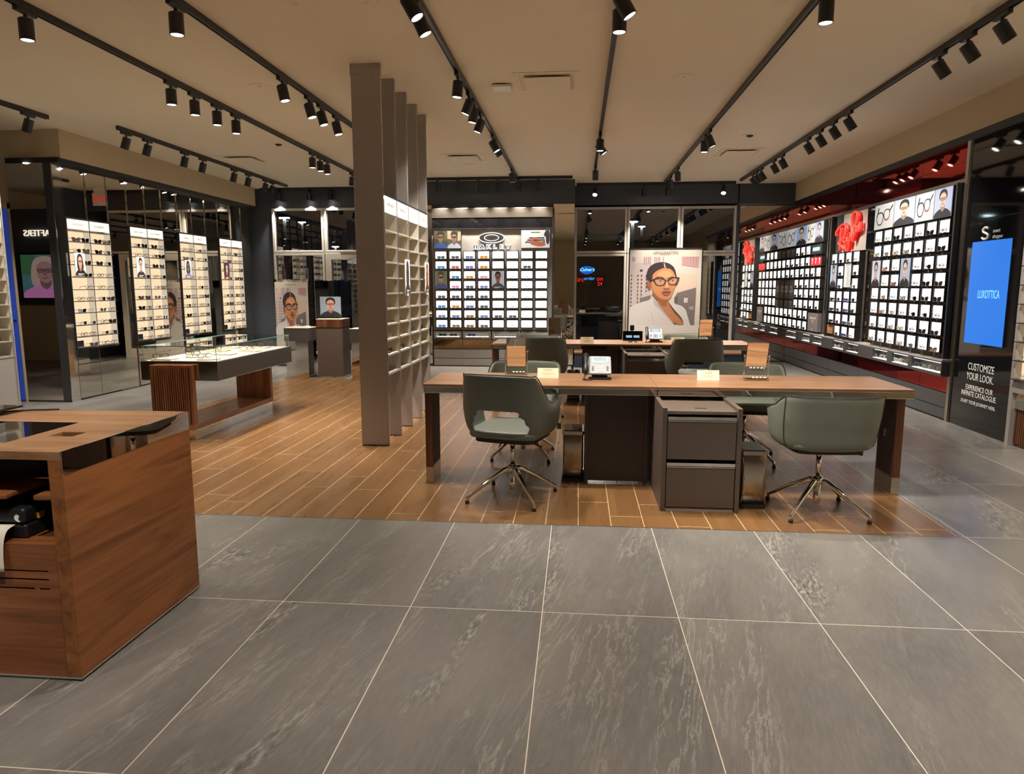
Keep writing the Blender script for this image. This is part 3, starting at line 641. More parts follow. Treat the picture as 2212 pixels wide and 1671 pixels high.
for k, (a, b) in enumerate(BAYS):
    t = empty('eyewear_bay', (XL, (a+b)/2, 0), 'back-lit cream eyewear bay, %s of four, %s' % (BAYN[k], ('both headers reading BURBERRY', 'with a man on its advert card', 'with a pale blue advert card', 'beside the slate wall')[k]), 'display bay', 'lit bays of the left mirror wall')
    add('carcass', FB(FL, (a, a+.012, .66, 2.335, -.095, .012), (b-.012, b, .66, 2.335, -.095, .012), (a, b, 2.322, 2.335, -.13, .012), (a, b, .65, .664, -.13, .012)), M['black'], t)
    mid = (a+b)/2
    add('divider', FB(FL, (mid-.005, mid+.005, .664, 2.322, -.08, .01)), M['glow_lining'], t); add('divider_edge', FB(FL, (mid-.006, mid+.006, .664, 2.322, .0101, .012)), M['black'], t); add('side_lining', FB(FL, (a+.0121, a+.014, .665, 2.2, -.08, .01)), M['glow_lining'], t); add('side_lining', FB(FL, (b-.014, b-.0121, .665, 2.2, -.08, .01)), M['glow_lining'], t)  # divider and side linings glow; reflected bay light is put into their colour
    for c, (u0, u1) in enumerate(((a+.012, mid-.005), (mid+.005, b-.012))):
        add('back_panel', FB(FL, (u0, u1, .664, 2.19, -.088, -.08)), M['litc'], t)
        hp = add('header_panel', FB(FL, (u0, u1, 2.2, 2.32, -.01, .006)), M['lith'], t)
        if NAMES[k][c]: text('header_lettering', NAMES[k][c], hp, FL.mat((u0+u1)/2, 2.258, .0065), .042 if len(NAMES[k][c]) < 9 else .028, M['inkl'], ex=.0005)
    for z in zs:
        s_ = add('shelf', FB(FL, (a+.015, b-.015, z-.006, z+.002, -.08, .04)), M['graphite'], t)
        add('shelf_edge', FB(FL, (a+.012, b-.012, z-.007, z+.0022, .04, .043)), M['black'], s_)
    cd = []
    for c, (u0, u1) in enumerate(((a+.003, mid-.003), (mid+.003, b-.003))):
        add('drawer', FB(FL, (u0, u1, .47, .645, -.02, .006)), M['mirror'], t, bevel=.002)
        add('cabinet_door', FB(FL, (u0, u1, .02, .462, -.02, .006)), M['mirror'], t, bevel=.002)
    add('plinth', FB(FL, (a, b, 0, .018, -.05, -.002)), M['black'], t)
    # framed advert standing on shelves four and five
    pc = [((196, 208, 226), (40, 26, 26), (206, 150, 122), (24, 22, 24), (110, 60, 40), True), ((214, 206, 206), (26, 22, 24), (196, 150, 132), (30, 24, 34), (26, 24, 28), False),
          ((178, 200, 216), (24, 22, 30), (112, 80, 74), (120, 110, 150), (30, 28, 30), True), ((40, 34, 48), (60, 24, 30), (206, 140, 124), (90, 30, 40), (30, 24, 28), False)][k]
    c_ = empty('advert_card', (XL, a+.12, zs[4]+.003), 'upright advert card of a face in glasses, standing in the %s lit bay' % BAYN[k], 'advert card', 'advert cards in the lit bays')
    T_ = FL.mat(a+.03, zs[4]+.016, .06)
    art('picture', c_, T_, .19, .29, portrait(*pc[:5], long=pc[5], words=True))
    add('stand', FB(FL, (a+.03, a+.22, zs[4]+.0045, zs[4]+.012, .01, .06)), M['chrome'], c_)
    nb = add('brand_block', FB(FL, (a+.03, a+.14, zs[10]+.006, zs[10]+.09, -.01, .004)), M['navy']); tag(nb, 'small navy brand block on the bottom shelf of the %s lit bay' % BAYN[k], 'brand block', 'brand blocks on bottom shelves')
    if k < 3: pass
    for r in range(10):
        zc = zs[r+1]
        for c, (u0, u1) in enumerate(((a+.012, mid-.005), (mid+.005, b-.012))):
            for q in range(2):
                u = u0+.12+q*.17
                if c == 0 and q == 0 and r in (3, 4, 9): continue
                if c == 0 and r == 3 and q == 0: continue
                col = None if random.random() > .6 else ('black', random.choice((0, 1, 3)))
                eye((XL+.028, u, zc+.003), PI/2+random.uniform(-.12, .12), 'on %s shelf, %s half, %s pair, %s mirror wall bay' % (ORD[r] if r < 9 else 'lowest', 'left' if c == 0 else 'right', 'left' if q == 0 else 'right', BAYN[k]), 'eyeglasses on the shelves of the mirror wall', col, 'short')
# end column: mirror and slate-blue stile facing the room
t = empty('mirror_column', (-6.75, 8.34, 0), 'tall mirrored end column facing the room beside the nearest lit bay', 'mirror')
add('mirror_glass', B((-7.05, -6.56, 8.335, 8.345, .02, 2.97)), M['mirror2'], t)
add('stile', B((-6.56, -6.46, 8.325, 8.345, .02, 2.975)), M['graphite'], t); add('corner_strip', B((-6.46, XL+.004, 8.33, 8.486, 0, 2.975)), M['chrome'], t)
add('plinth', B((-7.05, -6.45, 8.33, 8.345, 0, .02)), M['black'], t)
# television seen only in that mirror
t = empty('television', (-10.3, 3.57, 1.2), 'television showing a woman in glasses, seen in the mirrored column', 'television')
add('casing', B((-11.0, -9.9, 3.555, 3.59, 1.2, 2.13)), M['plastic'], t, bevel=.006)
FT = Fr((-9.95, 3.591, 0), (-1, 0, 0), (0, 1, 0))
art('screen', t, FT.mat(0, 1.25, 0), 1.0, .84, [((70, 110, 116), None)]+portrait((70, 110, 116), (170, 150, 140), (150, 116, 116), (190, 120, 180), (40, 40, 60), True, mirror=True, bg2=(60, 100, 70))[1:], e=.5)
sg = empty('wall_sign', (-10.4, 3.56, 2.5), 'glowing white lettering above the television, seen reversed in the mirrored column', 'sign')
text('lettering', 'LENSCRAFTERS', sg, FT.mat(.3, 2.5, .0), .17, M['lith'], ex=.01)

# ================================================================ METAL FIN SCREENS
def fin_screen(xf, ys, W_, lab, nshelf, heads, posters, nm, occ):
    """fins along +y with shelving facing +x between them; xf is the face plane"""
    grp = 'metal fins of the '+nm
    for i, y in enumerate(ys):
        t = empty('metal_fin', (xf-W_/2, y, 0), 'tall brushed metal fin, %s of the %s' % ('nearest' if i == len(ys)-1 and xf < -5 else 'nearest' if i == 0 and xf > -5 else ORD[i]+' in line', nm), 'fin', grp)
        add('fin', B((xf-W_, xf, y, y+.035, .008, H-.07)), M['steel'], t, bevel=.003)
        add('foot', B((xf-W_+.004, xf-.004, y+.004, y+.031, 0, .008)), M['black'], t)
        cp = add('ceiling_cap', B((xf-W_-.005, xf+.005, y-.006, y+.041, H-.09, H)), M['steel'], t, bevel=.002)
        for j in range(4):
            bm = bmesh.new(); sx_ = xf-W_+.03+j*(W_-.06)/3; tube(bm, [(sx_, y-.008, H-.075), (sx_, y-.004, H-.075)], .004, 6); add('screw', bm, M['chrome'], cp)
        add('edge_strip', B((xf, xf+.004, y+.004, y+.012, .01, H-.1)), M['chrome'], t)
    FX = Fr((xf, 0, 0), (0, 1, 0), (1, 0, 0))
    for i in range(len(ys)-1):
        a, b = ys[i]+.037, ys[i+1]-.002
        t = empty('shelf_bay', (xf, (a+b)/2, .66), 'open lit shelf bay, %s in the %s' % (ORD[i] if i else 'first', nm), 'shelf bay', 'shelf bays of the '+nm)
        add('side_panel', FB(FX, (a, a+.006, .67, 2.29, -.2, -.01), (b-.006, b, .67, 2.29, -.2, -.01)), M['beige'], t)
        add('back_panel', FB(FX, (a, b, .67, 2.29, -.21, -.2)), M['litd'], t)
        add('base_rail', FB(FX, (a, b, .655, .672, -.21, 0)), M['steel'], t); add('top_rail', FB(FX, (a, b, 2.272, 2.29, -.21, 0)), M['black'], t)
        h_ = add('header_panel', FB(FX, (a+.004, b-.004, 2.13, 2.27, -.02, 0)), M['lith'], t)
        text('header_lettering', heads[i], h_, FX.mat((a+b)/2, 2.2, .0006), .04, M['inkl'], ex=.0004)
        for j in range(nshelf):
            z = 1.97-j*(1.27/9)*(9/nshelf) if nshelf == 9 else 2.0-j*.14
            s_ = add('shelf', FB(FX, (a+.006, b-.006, z-.005, z+.003, -.2, -.003)), M['cream'], t)
            add('shelf_lip', FB(FX, (a+.006, b-.006, z-.01, z+.006, -.003, .002)), M['steel'], s_)
        if xf < -5: add('kick_panel', FB(FX, (a, b, .02, .654, -.02, -.005)), M['steel'], t)
        if i in posters:
            c_ = empty('advert_card', (xf, (a+b)/2, 1.4), 'tall narrow advert card hung in the %s bay of the %s' % (ORD[i] if i else 'first', nm), 'advert card', 'advert cards on the metal fins')
            p_ = posters[i]
            art('picture', c_, FX.mat(a+.13, 1.4, .03), .19, .33, portrait(*p_, long=True, words=True))
            add('hook', FB(FX, (a+.2, a+.25, 1.375, 1.4, .003, .03)), M['white'], c_)
        for j in occ:
            z = 1.97-j*(1.27/9)
            eye((xf-.035, (a+b)/2+random.uniform(-.03, .03), z+.004), PI/2+.1, 'on the %s shelf, %s bay of the %s' % (ORD[j], ORD[i] if i else 'first', nm), 'eyeglasses on the '+nm)
fin_screen(-1.725, [6.24, 6.70, 7.16, 7.62, 8.07], .262, '', 9, ('TORY BURCH', 'SWAROVSKI', 'COACH', 'COACH'), {1: ((226, 222, 216), (20, 20, 22), (60, 44, 40), (30, 28, 30), (20, 20, 22)), 3: ((224, 214, 206), (60, 30, 24), (190, 110, 84), (60, 30, 26), (30, 24, 24))}, 'metal fin screen', (7, 8))
fin_screen(-6.56, [5.76, 6.22, 6.68, 7.14, 7.6], .262, '', 9, ('VERSACE', 'VERSACE', 'MIU MIU', 'MIU MIU'), {}, 'far left fin screen', (3, 4, 5, 6, 7, 8))

# ================================================================ LIT BOXES
_box = {}
def lit_box(parent, fr, u, v, w_, h_, d, film, lab=None):
    """black frame with a rounded back-lit window; (u, v) lower left corner"""
    key = (tuple(fr.U), w_, h_, d, film.name)
    if key not in _box:
        z = Fr((0, 0, 0), fr.U, fr.N); bm = bmesh.new(); f = .010
        fb(bm, z, 0, w_, 0, h_, .001, d-.02)
        outer = [(0, 0), (w_, 0), (w_, h_), (0, h_)]; inner = [(x+w_/2, y+h_/2) for x, y in rrect(w_-2*f, h_-2*f, .014, 3)]
        fb(bm, z, 0, f, 0, h_, d-.02, d); fb(bm, z, w_-f, w_, 0, h_, d-.02, d); fb(bm, z, f, w_-f, 0, f, d-.02, d); fb(bm, z, f, w_-f, h_-f, h_, d-.02, d); fb(bm, z, .05, w_-.012, .0065, .009, d+.0005, d+.032)
        me = bpy.data.meshes.new('display_box'); bmesh.ops.recalc_face_normals(bm, faces=bm.faces); bm.to_mesh(me); bm.free(); me.materials.append(M['black'])
        bm = bmesh.new(); prism(bm, inner, d-.019, d-.013, z.mat(0, 0, 0)); bmesh.ops.recalc_face_normals(bm, faces=bm.faces)
        m2 = bpy.data.meshes.new('light_panel'); bm.to_mesh(m2); bm.free(); m2.materials.append(film)
        _box[key] = (me, m2)
    me, m2 = _box[key]
    o = bpy.data.objects.new('display_box', me); COL.objects.link(o); o.parent = parent; o.location = fr.p(u, v, 0)-WO[parent]; WO[o] = fr.p(u, v, 0)
    l = bpy.data.objects.new('light_panel', m2); COL.objects.link(l); l.parent = o
    return o

# ================================================================ SUNGLASSES WALL (back, centre)
FO = Fr((-2.655, 12.83, 0), (1, 0, 0), (0, -1, 0)); W_ = 2.19
t = empty('sunglasses_wall', (-1.56, 12.83, 0), 'wide back wall unit of lit white boxes and drawers under the OAKLEY sign', 'display wall')
add('backing', FB(FO, (0, W_, .66, 2.5, -.2, 0)), M['steel'], t)
add('upper_fascia', FB(FO, (0, W_, 2.69, 2.86, -.2, .02)), M['silver'], t, bevel=.003); add('gloss_fascia', FB(FO, (0, W_, 2.505, 2.68, -.2, .01)), M['gloss'], t)
add('frame', FB(FO, (-.02, 0, 0, 2.86, -.2, .03), (W_, W_+.02, 0, 2.86, -.2, .03), (0, W_, .655, .67, -.2, .03), (0, W_, 2.49, 2.505, -.2, .03)), M['black'], t)
for j in range(5):
    u = .045+.56*j-.03 if j else .0
add('post', FB(FO, *[(.255+.261*j, .275+.261*j, .68, 2.12, 0, .015) for j in range(7)]), M['silver'], t)
SG = empty('sunglasses_sign', (-1.56, 12.8, 2.1), 'black OAKLEY lettering and ring emblem with a white halo on the sunglasses wall', 'sign')
def halo(bm, outer, inner, n0, n1, cx, cy):
    T_ = FO.mat(cx, cy, 0); n_ = len(outer)
    A = [bm.verts.new(T_ @ Vector((x, y, n1))) for x, y in outer]; Bv = [bm.verts.new(T_ @ Vector((x, y, n1))) for x, y in inner]
    C = [bm.verts.new(T_ @ Vector((x, y, n0))) for x, y in outer]; D = [bm.verts.new(T_ @ Vector((x, y, n0))) for x, y in inner]
    for i in range(n_):
        j = (i+1) % n_
        bm.faces.new((A[i], A[j], Bv[j], Bv[i])); bm.faces.new((C[i], C[j], A[j], A[i])); bm.faces.new((D[i], D[j], Bv[j], Bv[i])); bm.faces.new((C[i], D[i], D[j], C[j]))
el = lambda a, b: [(a*math.cos(2*PI*i/48), b*math.sin(2*PI*i/48)) for i in range(48)]
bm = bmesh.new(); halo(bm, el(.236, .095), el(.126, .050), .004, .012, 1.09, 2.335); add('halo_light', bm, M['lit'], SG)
bm = bmesh.new(); halo(bm, el(.220, .082), el(.138, .060), .012, .03, 1.09, 2.335); add('emblem', bm, M['plastic'], SG)
for i, ch in enumerate('OAKLEY'):
    u = 1.09+(i-2.5)*.118
    if ch == 'O':
        pts = [(u-.032, 2.14), (u+.032, 2.14), (u+.032, 2.205), (u-.032, 2.205)]
        bm = FB(FO, (u-.034, u-.014, 2.142, 2.205, .012, .03), (u+.014, u+.034, 2.142, 2.205, .012, .03), (u-.03, u+.03, 2.195, 2.205, .012, .03)); add('letter', bm, M['plastic'], SG)
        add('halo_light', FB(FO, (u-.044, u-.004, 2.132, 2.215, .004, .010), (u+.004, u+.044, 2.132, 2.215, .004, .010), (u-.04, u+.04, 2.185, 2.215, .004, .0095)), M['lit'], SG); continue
    if ch == 'A':
        T_ = FO.mat(0, 0, 0); bm = bmesh.new()
        prism(bm, [(u-.038, 2.142), (u-.016, 2.142), (u+.004, 2.19), (u+.02, 2.142), (u+.042, 2.142), (u+.016, 2.205), (u-.01, 2.205)], .012, .03, T_); add('letter', bm, M['plastic'], SG)
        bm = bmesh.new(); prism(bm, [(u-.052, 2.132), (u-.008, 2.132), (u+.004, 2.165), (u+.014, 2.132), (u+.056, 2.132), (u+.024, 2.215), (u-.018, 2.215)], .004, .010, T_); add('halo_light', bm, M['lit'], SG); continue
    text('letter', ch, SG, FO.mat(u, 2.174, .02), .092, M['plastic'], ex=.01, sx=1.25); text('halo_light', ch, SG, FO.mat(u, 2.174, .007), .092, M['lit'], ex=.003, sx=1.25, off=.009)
SUNROW = [['smoke', 'smoke', 'slate blue', 'amber', 'clear', 'clear', 'clear', 'clear'], ['blue', 'red', 'violet', 'amber', 'clear', 'clear', 'smoke', 'clear'], [None, 'blue', 'amber', 'rose', None, 'clear', 'clear', 'clear'], [None, 'rose', 'smoke', 'slate blue', None, 'clear', 'clear', 'clear'],
          ['smoke', 'smoke', 'smoke', 'smoke', 'clear', 'clear', 'clear', 'clear'], ['blue', 'amber', 'slate blue', 'smoke', 'clear', 'clear', 'clear', 'clear'], ['slate blue', 'slate blue', 'brown', 'slate blue', 'smoke', 'smoke', 'clear', 'clear'], ['blue', 'brown', 'brown', 'smoke', 'clear', 'clear', 'clear', 'clear']]
SM['clear'] = glasses_mesh('sunglasses', FRM['clear'], LN, 0, True)
for r in range(8):
    for c in range(8):
        if SUNROW[r][c] is None: continue
        u, v = .055+.261*c, 1.955-.177*r
        lit_box(t, FO, u, v, .222, .148, .06, M['lit'])
        cc = SUNROW[r][c]
        put(SM[cc], 'sunglasses', FO.p(u+.118, v+.0095, .084), 0, '%s %s in row %d, column %d of the boxes under the oval emblem' % (cc if cc != 'clear' else 'clear rimmed', 'sunglasses' if cc != 'clear' else 'glasses', r+1, c+1), 'sunglasses', 'sunglasses in the lit boxes of the back wall')
PT = [((60, 74, 60), (50, 40, 34), (170, 126, 100), (52, 92, 160), (24, 24, 28), False), ((96, 92, 70), (40, 34, 30), (176, 130, 104), (196, 200, 214), (24, 24, 28), True)]
pi = empty('lit_photo', (-2.4, 12.8, 2.15), 'lit photo of two people in sunglasses, upper left of the sunglasses wall', 'photo panel')
art('picture', pi, FO.mat(.045, 2.15, .055), .245, .31, portrait(*PT[0][:5], bg2=(110, 90, 60), cap=True), e=.5); art('picture', pi, FO.mat(.2905, 2.15, .055), .245, .31, portrait(*PT[1][:5], bg2=(196, 180, 140), cap=True), e=.5)
add('light_box', FB(FO, (.04, .54, 2.145, 2.465, .001, .044)), M['black'], pi)
pi = empty('lit_photo', (-.8, 12.8, 2.15), 'lit photo of a smiling face against stripes, upper right of the sunglasses wall', 'photo panel')
L_ = [((216, 214, 210), None), ((44, 40, 44), [(.12, .28), (.3, .6), (.8, .6), (.84, .3)]), ((200, 200, 200), [(.16, .4), (.8, .4), (.8, .36), (.16, .36)]), ((200, 200, 200), [(.2, .52), (.8, .52), (.8, .48), (.2, .48)]), ((172, 90, 60), sm([(.3, .3), (.4, .58), (.56, .58), (.62, .4), (.82, .3), (.84, .14), (.66, .08), (.42, .16)])), ((40, 36, 44), sm([(.8, .7), (.86, .96), (.98, .98), (.99, .4), (.94, .2), (.88, .3), (.86, .6)])),
      ((60, 30, 26), sm([(.42, .44), (.5, .47), (.58, .44), (.56, .4), (.44, .4)])), ((60, 56, 60), [(.34, .9), (.66, .9), (.66, .86), (.34, .86)])]
art('picture', pi, FO.mat(1.63, 2.15, .055), .51, .31, L_, e=.55); add('light_box', FB(FO, (1.625, 2.145, 2.145, 2.465, .001, .044)), M['black'], pi)
for u, lab, P_ in ((.05, 'lit photo of a person in wrap sunglasses at the left of the sunglasses wall', ((120, 124, 96), (90, 76, 60), (190, 146, 120), (84, 88, 130), (30, 30, 34))), (1.095, 'lit photo of a person in a dark shirt amid the sunglasses wall', ((196, 198, 204), (40, 30, 28), (150, 100, 78), (72, 72, 80), (30, 30, 34)))):
    pi = empty('lit_photo', FO.p(u, 1.42, 0), lab, 'photo panel', 'small photo panels of the sunglasses wall')
    art('picture', pi, FO.mat(u, 1.43, .055), .225, .315, portrait(*P_, cap=(u < 1), words=u > 1), e=.5); add('light_box', FB(FO, (u-.004, u+.229, 1.426, 1.749, .001, .044)), M['black'], pi)
for j in range(4):
    a = .06+j*.54
    d_ = add('display_drawer', FB(FO, (a-.05, a+.47, .515, .65, -.2, -.19), (a-.05, a-.01, .515, .65, -.19, .03), (a+.43, a+.47, .515, .65, -.19, .03), (a-.01, a+.43, .515, .545, -.19, .03), (a-.01, a+.43, .625, .65, -.19, .03)), M['steel'], t)
    add('light_tray', FB(FO, (a, a+.42, .546, .552, -.12, .02)), M['lit'], d_)
    for q in range(2):
        put(SM['slate blue' if j == 1 and q == 0 else 'smoke' if j < 1 else 'clear'], 'sunglasses', FO.p(a+.11+q*.2, .556, .0), 0, 'goggles, %s pair in the %s niche under the back wall boxes' % ('left' if q == 0 else 'right', ORL[j]), 'sunglasses', 'goggles in the niches of the back wall')
for j in range(4):
    a = .002+j*.547
    for z0, z1, mm in ((.33, .505, 'bandgloss'), (.155, .315, 'steel'), (.015, .145, 'steel')): add('drawer', FB(FO, (a, a+.543, z0, z1, -.2, .02)), M[mm], t, bevel=.002)
add('plinth', FB(FO, (0, W_, 0, .014, -.2, 0)), M['black'], t); add('carcass', FB(FO, (0, W_, 0, .66, -.21, -.2)), M['black'], t)
# mirrors flanking it
for a, b, lab in ((-2.8, -2.68, 'narrow tall mirror left of the sunglasses wall'), (-.465, -.082, 'tall mirror right of the sunglasses wall beside the windows')):
    q = add('wall_mirror', B((a, b, YC-.004, YC+.008, .02, 2.94)), M['mirror2']); tag(q, lab, 'mirror')
q = add('wall_mirror', B((3.07, 4.05, YB-.006, YB+.006, .02, 2.99)), M['mirror2']); tag(q, 'large back wall mirror in the right corner doubling the red framed wall', 'mirror')

# ================================================================ RED FRAMED WALL (right)
FRR = Fr((XR, 14.09, 0), (0, -1, 0), (-1, 0, 0))        # u = 14.09 - Y
UE = 14.09-7.99
t = empty('brand_wall', (XR, 11.04, 0), 'long right wall unit of lit white boxes with red glass bands above and below', 'display wall')
add('backing', FB(FRR, (0, UE, .66, 2.543, -.015, -.0)), M['charcoal'], t)
for i in range(6):
    a, b = i*UE/6, (i+1)*UE/6
    add('upper_red_panel', FB(FRR, (a+.002, b-.002, 2.76, 2.952, -.015, .0)), M['red'], t); add('upper_red_panel', FB(FRR, (a+.002, b-.002, 2.585, 2.755, -.015, .0)), M['redd'] if i not in (0, 1, 5) else M['red'], t)
for i in range(10):
    a, b = i*UE/10, (i+1)*UE/10
    add('lower_red_drawer', FB(FRR, (a+.003, b-.003, .315, .485, -.015, .03)), M['red'] if i not in (6, 7) else M['redd'], t, bevel=.002)
    if i % 2 == 0:
        b = (i+2)*UE/10
        add('lower_drawer', FB(FRR, (a+.003, b-.003, .145, .305, -.015, .03)), M['graphite'], t, bevel=.002); add('lower_drawer', FB(FRR, (a+.003, b-.003, .02, .138, -.015, .025)), M['graphite'], t, bevel=.002)
add('plinth', FB(FRR, (0, UE, 0, .018, -.015, 0)), M['black'], t)
add('frame', FB(FRR, (0, UE, 2.545, 2.583, -.015, .03), (UE, UE+.055, 0, 2.96, -.015, .03)), M['silver'], t); add('shelf_ledge', FB(FRR, (0, UE, .655, .675, 0, .1)), M['steel'], t)
add('display_ledge', FB(FRR, (0, UE, .49, .515, 0, .1), (0, UE, .64, .655, 0, .1)), M['graphite'], t)
# niches under the boxes
NIC = [(.28, .9), (1.24, 1.68), (1.82, 2.27), (2.77, 3.22), (3.34, 3.78), (4.28, 4.73), (4.86, 5.31), (5.4, 6.08)]
prev = 0
for i, (a, b) in enumerate(NIC):
    add('niche_front', FB(FRR, (prev, a, .515, .64, 0, .1)), M['graphite'], t); prev = b
    n_ = add('niche', FB(FRR, (a, b, .515, .522, .0, .1), (a, b, .522, .64, .0, .008)), M['charcoal'], t)
    add('light_tray', FB(FRR, (a+.02, b-.02, .523, .528, .03, .1), (a+.02, b-.02, .628, .636, .02, .08)), M['lit'], n_)
    for q in range(2 if i < 7 else 3):
        put(EM[EMK[(i*3+q) % len(EMK)]], 'eyeglasses', FRR.p(a+.12+q*.19, .531, .07), -PI/2+.3, 'eyeglasses, %s pair in the %s low niche of the red framed wall' % (('left', 'middle' if i == 7 else 'right', 'right')[q], ORD[i] if i else 'first'), 'eyeglasses', 'eyeglasses in the low niches')
add('niche_front', FB(FRR, (prev, UE, .515, .64, 0, .1)), M['graphite'], t)
vz = [2.03-.19*i+(.005*i if i > 3 else 0) for i in range(8)]
def wallbox(parent, Y1, v, w_=.25, film='lit'): return lit_box(parent, FRR, 14.09-Y1, v, w_, .158, .09, M[film])
def strut(parent, Y1, v0, v1): pass
# -- big bay of seven columns
def bay(label, Ya, Yb, z0=.68, z1=2.543):
    b_ = empty('box_bay', (XR, (Ya+Yb)/2, z0), label, 'display bay', 'lit box bays of the red framed wall')
    add('back_panel', FB(FRR, (14.09-Ya, 14.09-Yb, z0, z1, .0015, .0115)), M['charcoal'], b_); return b_
b7 = bay('big bay of seven columns of lit boxes, nearest the blue screen', 10.07, 8.0)
add('bay_end_panel', FB(FRR, (14.09-8.03, 14.09-8.0, .68, 2.54, .012, .09)), M['black'], b7)
add('post', FB(FRR, *[(14.09-(9.76-.282*j)-.006, 14.09-(9.76-.282*j)+.012, .68, 2.2, .012, .02) for j in range(6)]), M['silver'], b7)
WHERE = 'of the red wall'
for r in range(8):
    for c in range(7):
        if r in (2, 3) and c in (0, 3): continue
        Y1 = 10.035-.283*c; wallbox(b7, Y1, vz[r])
        eye(FRR.p(14.09-Y1+.15, vz[r]+.0095, .112), -PI/2+.1, 'in row %d, column %d of the big bay %s' % (r+1, c+1, WHERE), 'eyeglasses in the big bay', ('gold', 1) if (r+c) % 5 == 4 and c < 3 else ('black', (0, 1, 3)[(r*2+c) % 3]) if (r+c) % 3 else None, fold=True)
YS = [(10.07, 9.5), (9.49, 8.93), (8.92, 8.48), (8.47, 8.09)]
RBP = [specs((206, 206, 204)), portrait((178, 186, 206), (34, 28, 26), (206, 178, 156), (38, 38, 46), words=False), specs((206, 206, 204)), portrait((160, 168, 196), (30, 24, 24), (190, 166, 150), (28, 28, 36))]
for i, (a, b) in enumerate(YS):
    p_ = empty('lit_photo', FRR.p(14.09-a, 2.22, 0), 'lit picture of %s over the big bay, %s in line' % (('spectacles', 'dark-haired face', 'spectacles', 'dark-haired profile')[i], ORD[i] if i else 'first'), 'photo panel', 'picture row over the big bay')
    add('light_box', FB(FRR, (14.09-a, 14.09-b, 2.205, 2.53, .021, .084)), M['black'], p_); art('picture', p_, FRR.mat(14.09-a+.004, 2.21, .09), a-b-.008, .315, RBP[i], e=.6)
for Y1, k in ((10.035, 0), (9.186, 1)):
    p_ = empty('lit_photo', FRR.p(14.09-Y1, 1.46, 0), ('lit portrait of a person in a red scarf', 'lit portrait of a person in a black coat')[k]+', between the boxes of the big bay', 'photo panel', 'portraits between the boxes of the big bay')
    add('light_box', FB(FRR, (14.09-Y1, 14.09-Y1+.25, 1.455, 1.805, .021, .084)), M['black'], p_)
    art('picture', p_, FRR.mat(14.09-Y1, 1.46, .09), .25, .34, portrait((196, 204, 222) if k == 0 else (150, 160, 186), (40, 30, 26), (206, 176, 150), (44, 26, 34) if k == 0 else (24, 24, 30), (40, 36, 40)), e=.5)
# -- neon bay of four columns
bn = bay('neon sign bay with four columns of lit boxes under the red script', 11.62, 10.42, .68, 1.97)
add('sign_panel', FB(FRR, (14.09-11.36, 14.09-10.43, 1.975, 2.54, 0.001, .03)), M['steel'], bn); add('side_panel', FB(FRR, (14.09-11.64, 14.09-11.37, 1.975, 2.54, 0, .03)), M['black'], bn)
for r in range(7):
    for c in range(4):
        if r in (1, 2) and c in (0, 2): continue
        Y1 = 11.62-.29*c; v = 1.806-.19*r+(.008*r if r > 3 else 0)
        if r == 6 and c == 0: continue
        wallbox(bn, Y1, v)
        if c == 2 and r > 2:
            q = add('blue_print', FB(FRR, (14.09-Y1+.02, 14.09-Y1+.23, v+.015, v+.05, .0885, .0905)), pm((60, 90, 170)), bn)
        if c == 0 and r > 2: add('dark_print', FB(FRR, (14.09-Y1+.06, 14.09-Y1+.23, v+.02, v+.055, .0885, .0905)), M['black'], bn)
        eye(FRR.p(14.09-Y1+.15, v+.0095, .117), -PI/2+.1, 'in row %d, column %d of the bay under the neon sign' % (r+1, c+1), 'eyeglasses in the neon sign bay', ('tortoise', 0) if c == 1 and r > 2 else ('black', 0) if c < 2 else None, fold=True)
lc = add('brass_box', FB(FRR, (14.09-11.62, 14.09-11.38, .73, .87, .012, .09)), M['walnut_y']); tag(lc, 'dim brown box at the lower left of the neon sign bay', 'box')
for Y1, k in ((11.62, 0), (11.04, 1)):
    p_ = empty('lit_photo', FRR.p(14.09-Y1, 1.45, 0), ('lit portrait of a person in dark clothes', 'white lit panel with grey script drawings')[k]+', second row of the neon sign bay', 'photo panel', 'panels between the boxes of the neon sign bay')
    add('light_box', FB(FRR, (14.09-Y1, 14.09-Y1+.25, 1.445, 1.8, .021, .084)), M['black'], p_)
    if k == 0: L_ = portrait((150, 170, 200), (30, 24, 24), (180, 150, 130), (22, 22, 26), (26, 24, 26))
    else:
        L_ = [((220, 222, 218), None)]
        for i in range(16):
            x, y = .3+.3*random.random(), .06+.055*i; L_.append(((120, 120, 122), sm([(x, y), (x+.14, y+.03), (x+.3, y), (x+.28, y-.008), (x+.14, y+.018), (x+.02, y-.008)], 2)))
    art('picture', p_, FRR.mat(14.09-Y1, 1.45, .09), .25, .345, L_, e=.6)
ns = empty('neon_sign', (XR-.05, 10.98, 1.99), 'glowing red script neon sign reading Ray-Ban on a silver panel', 'neon sign')
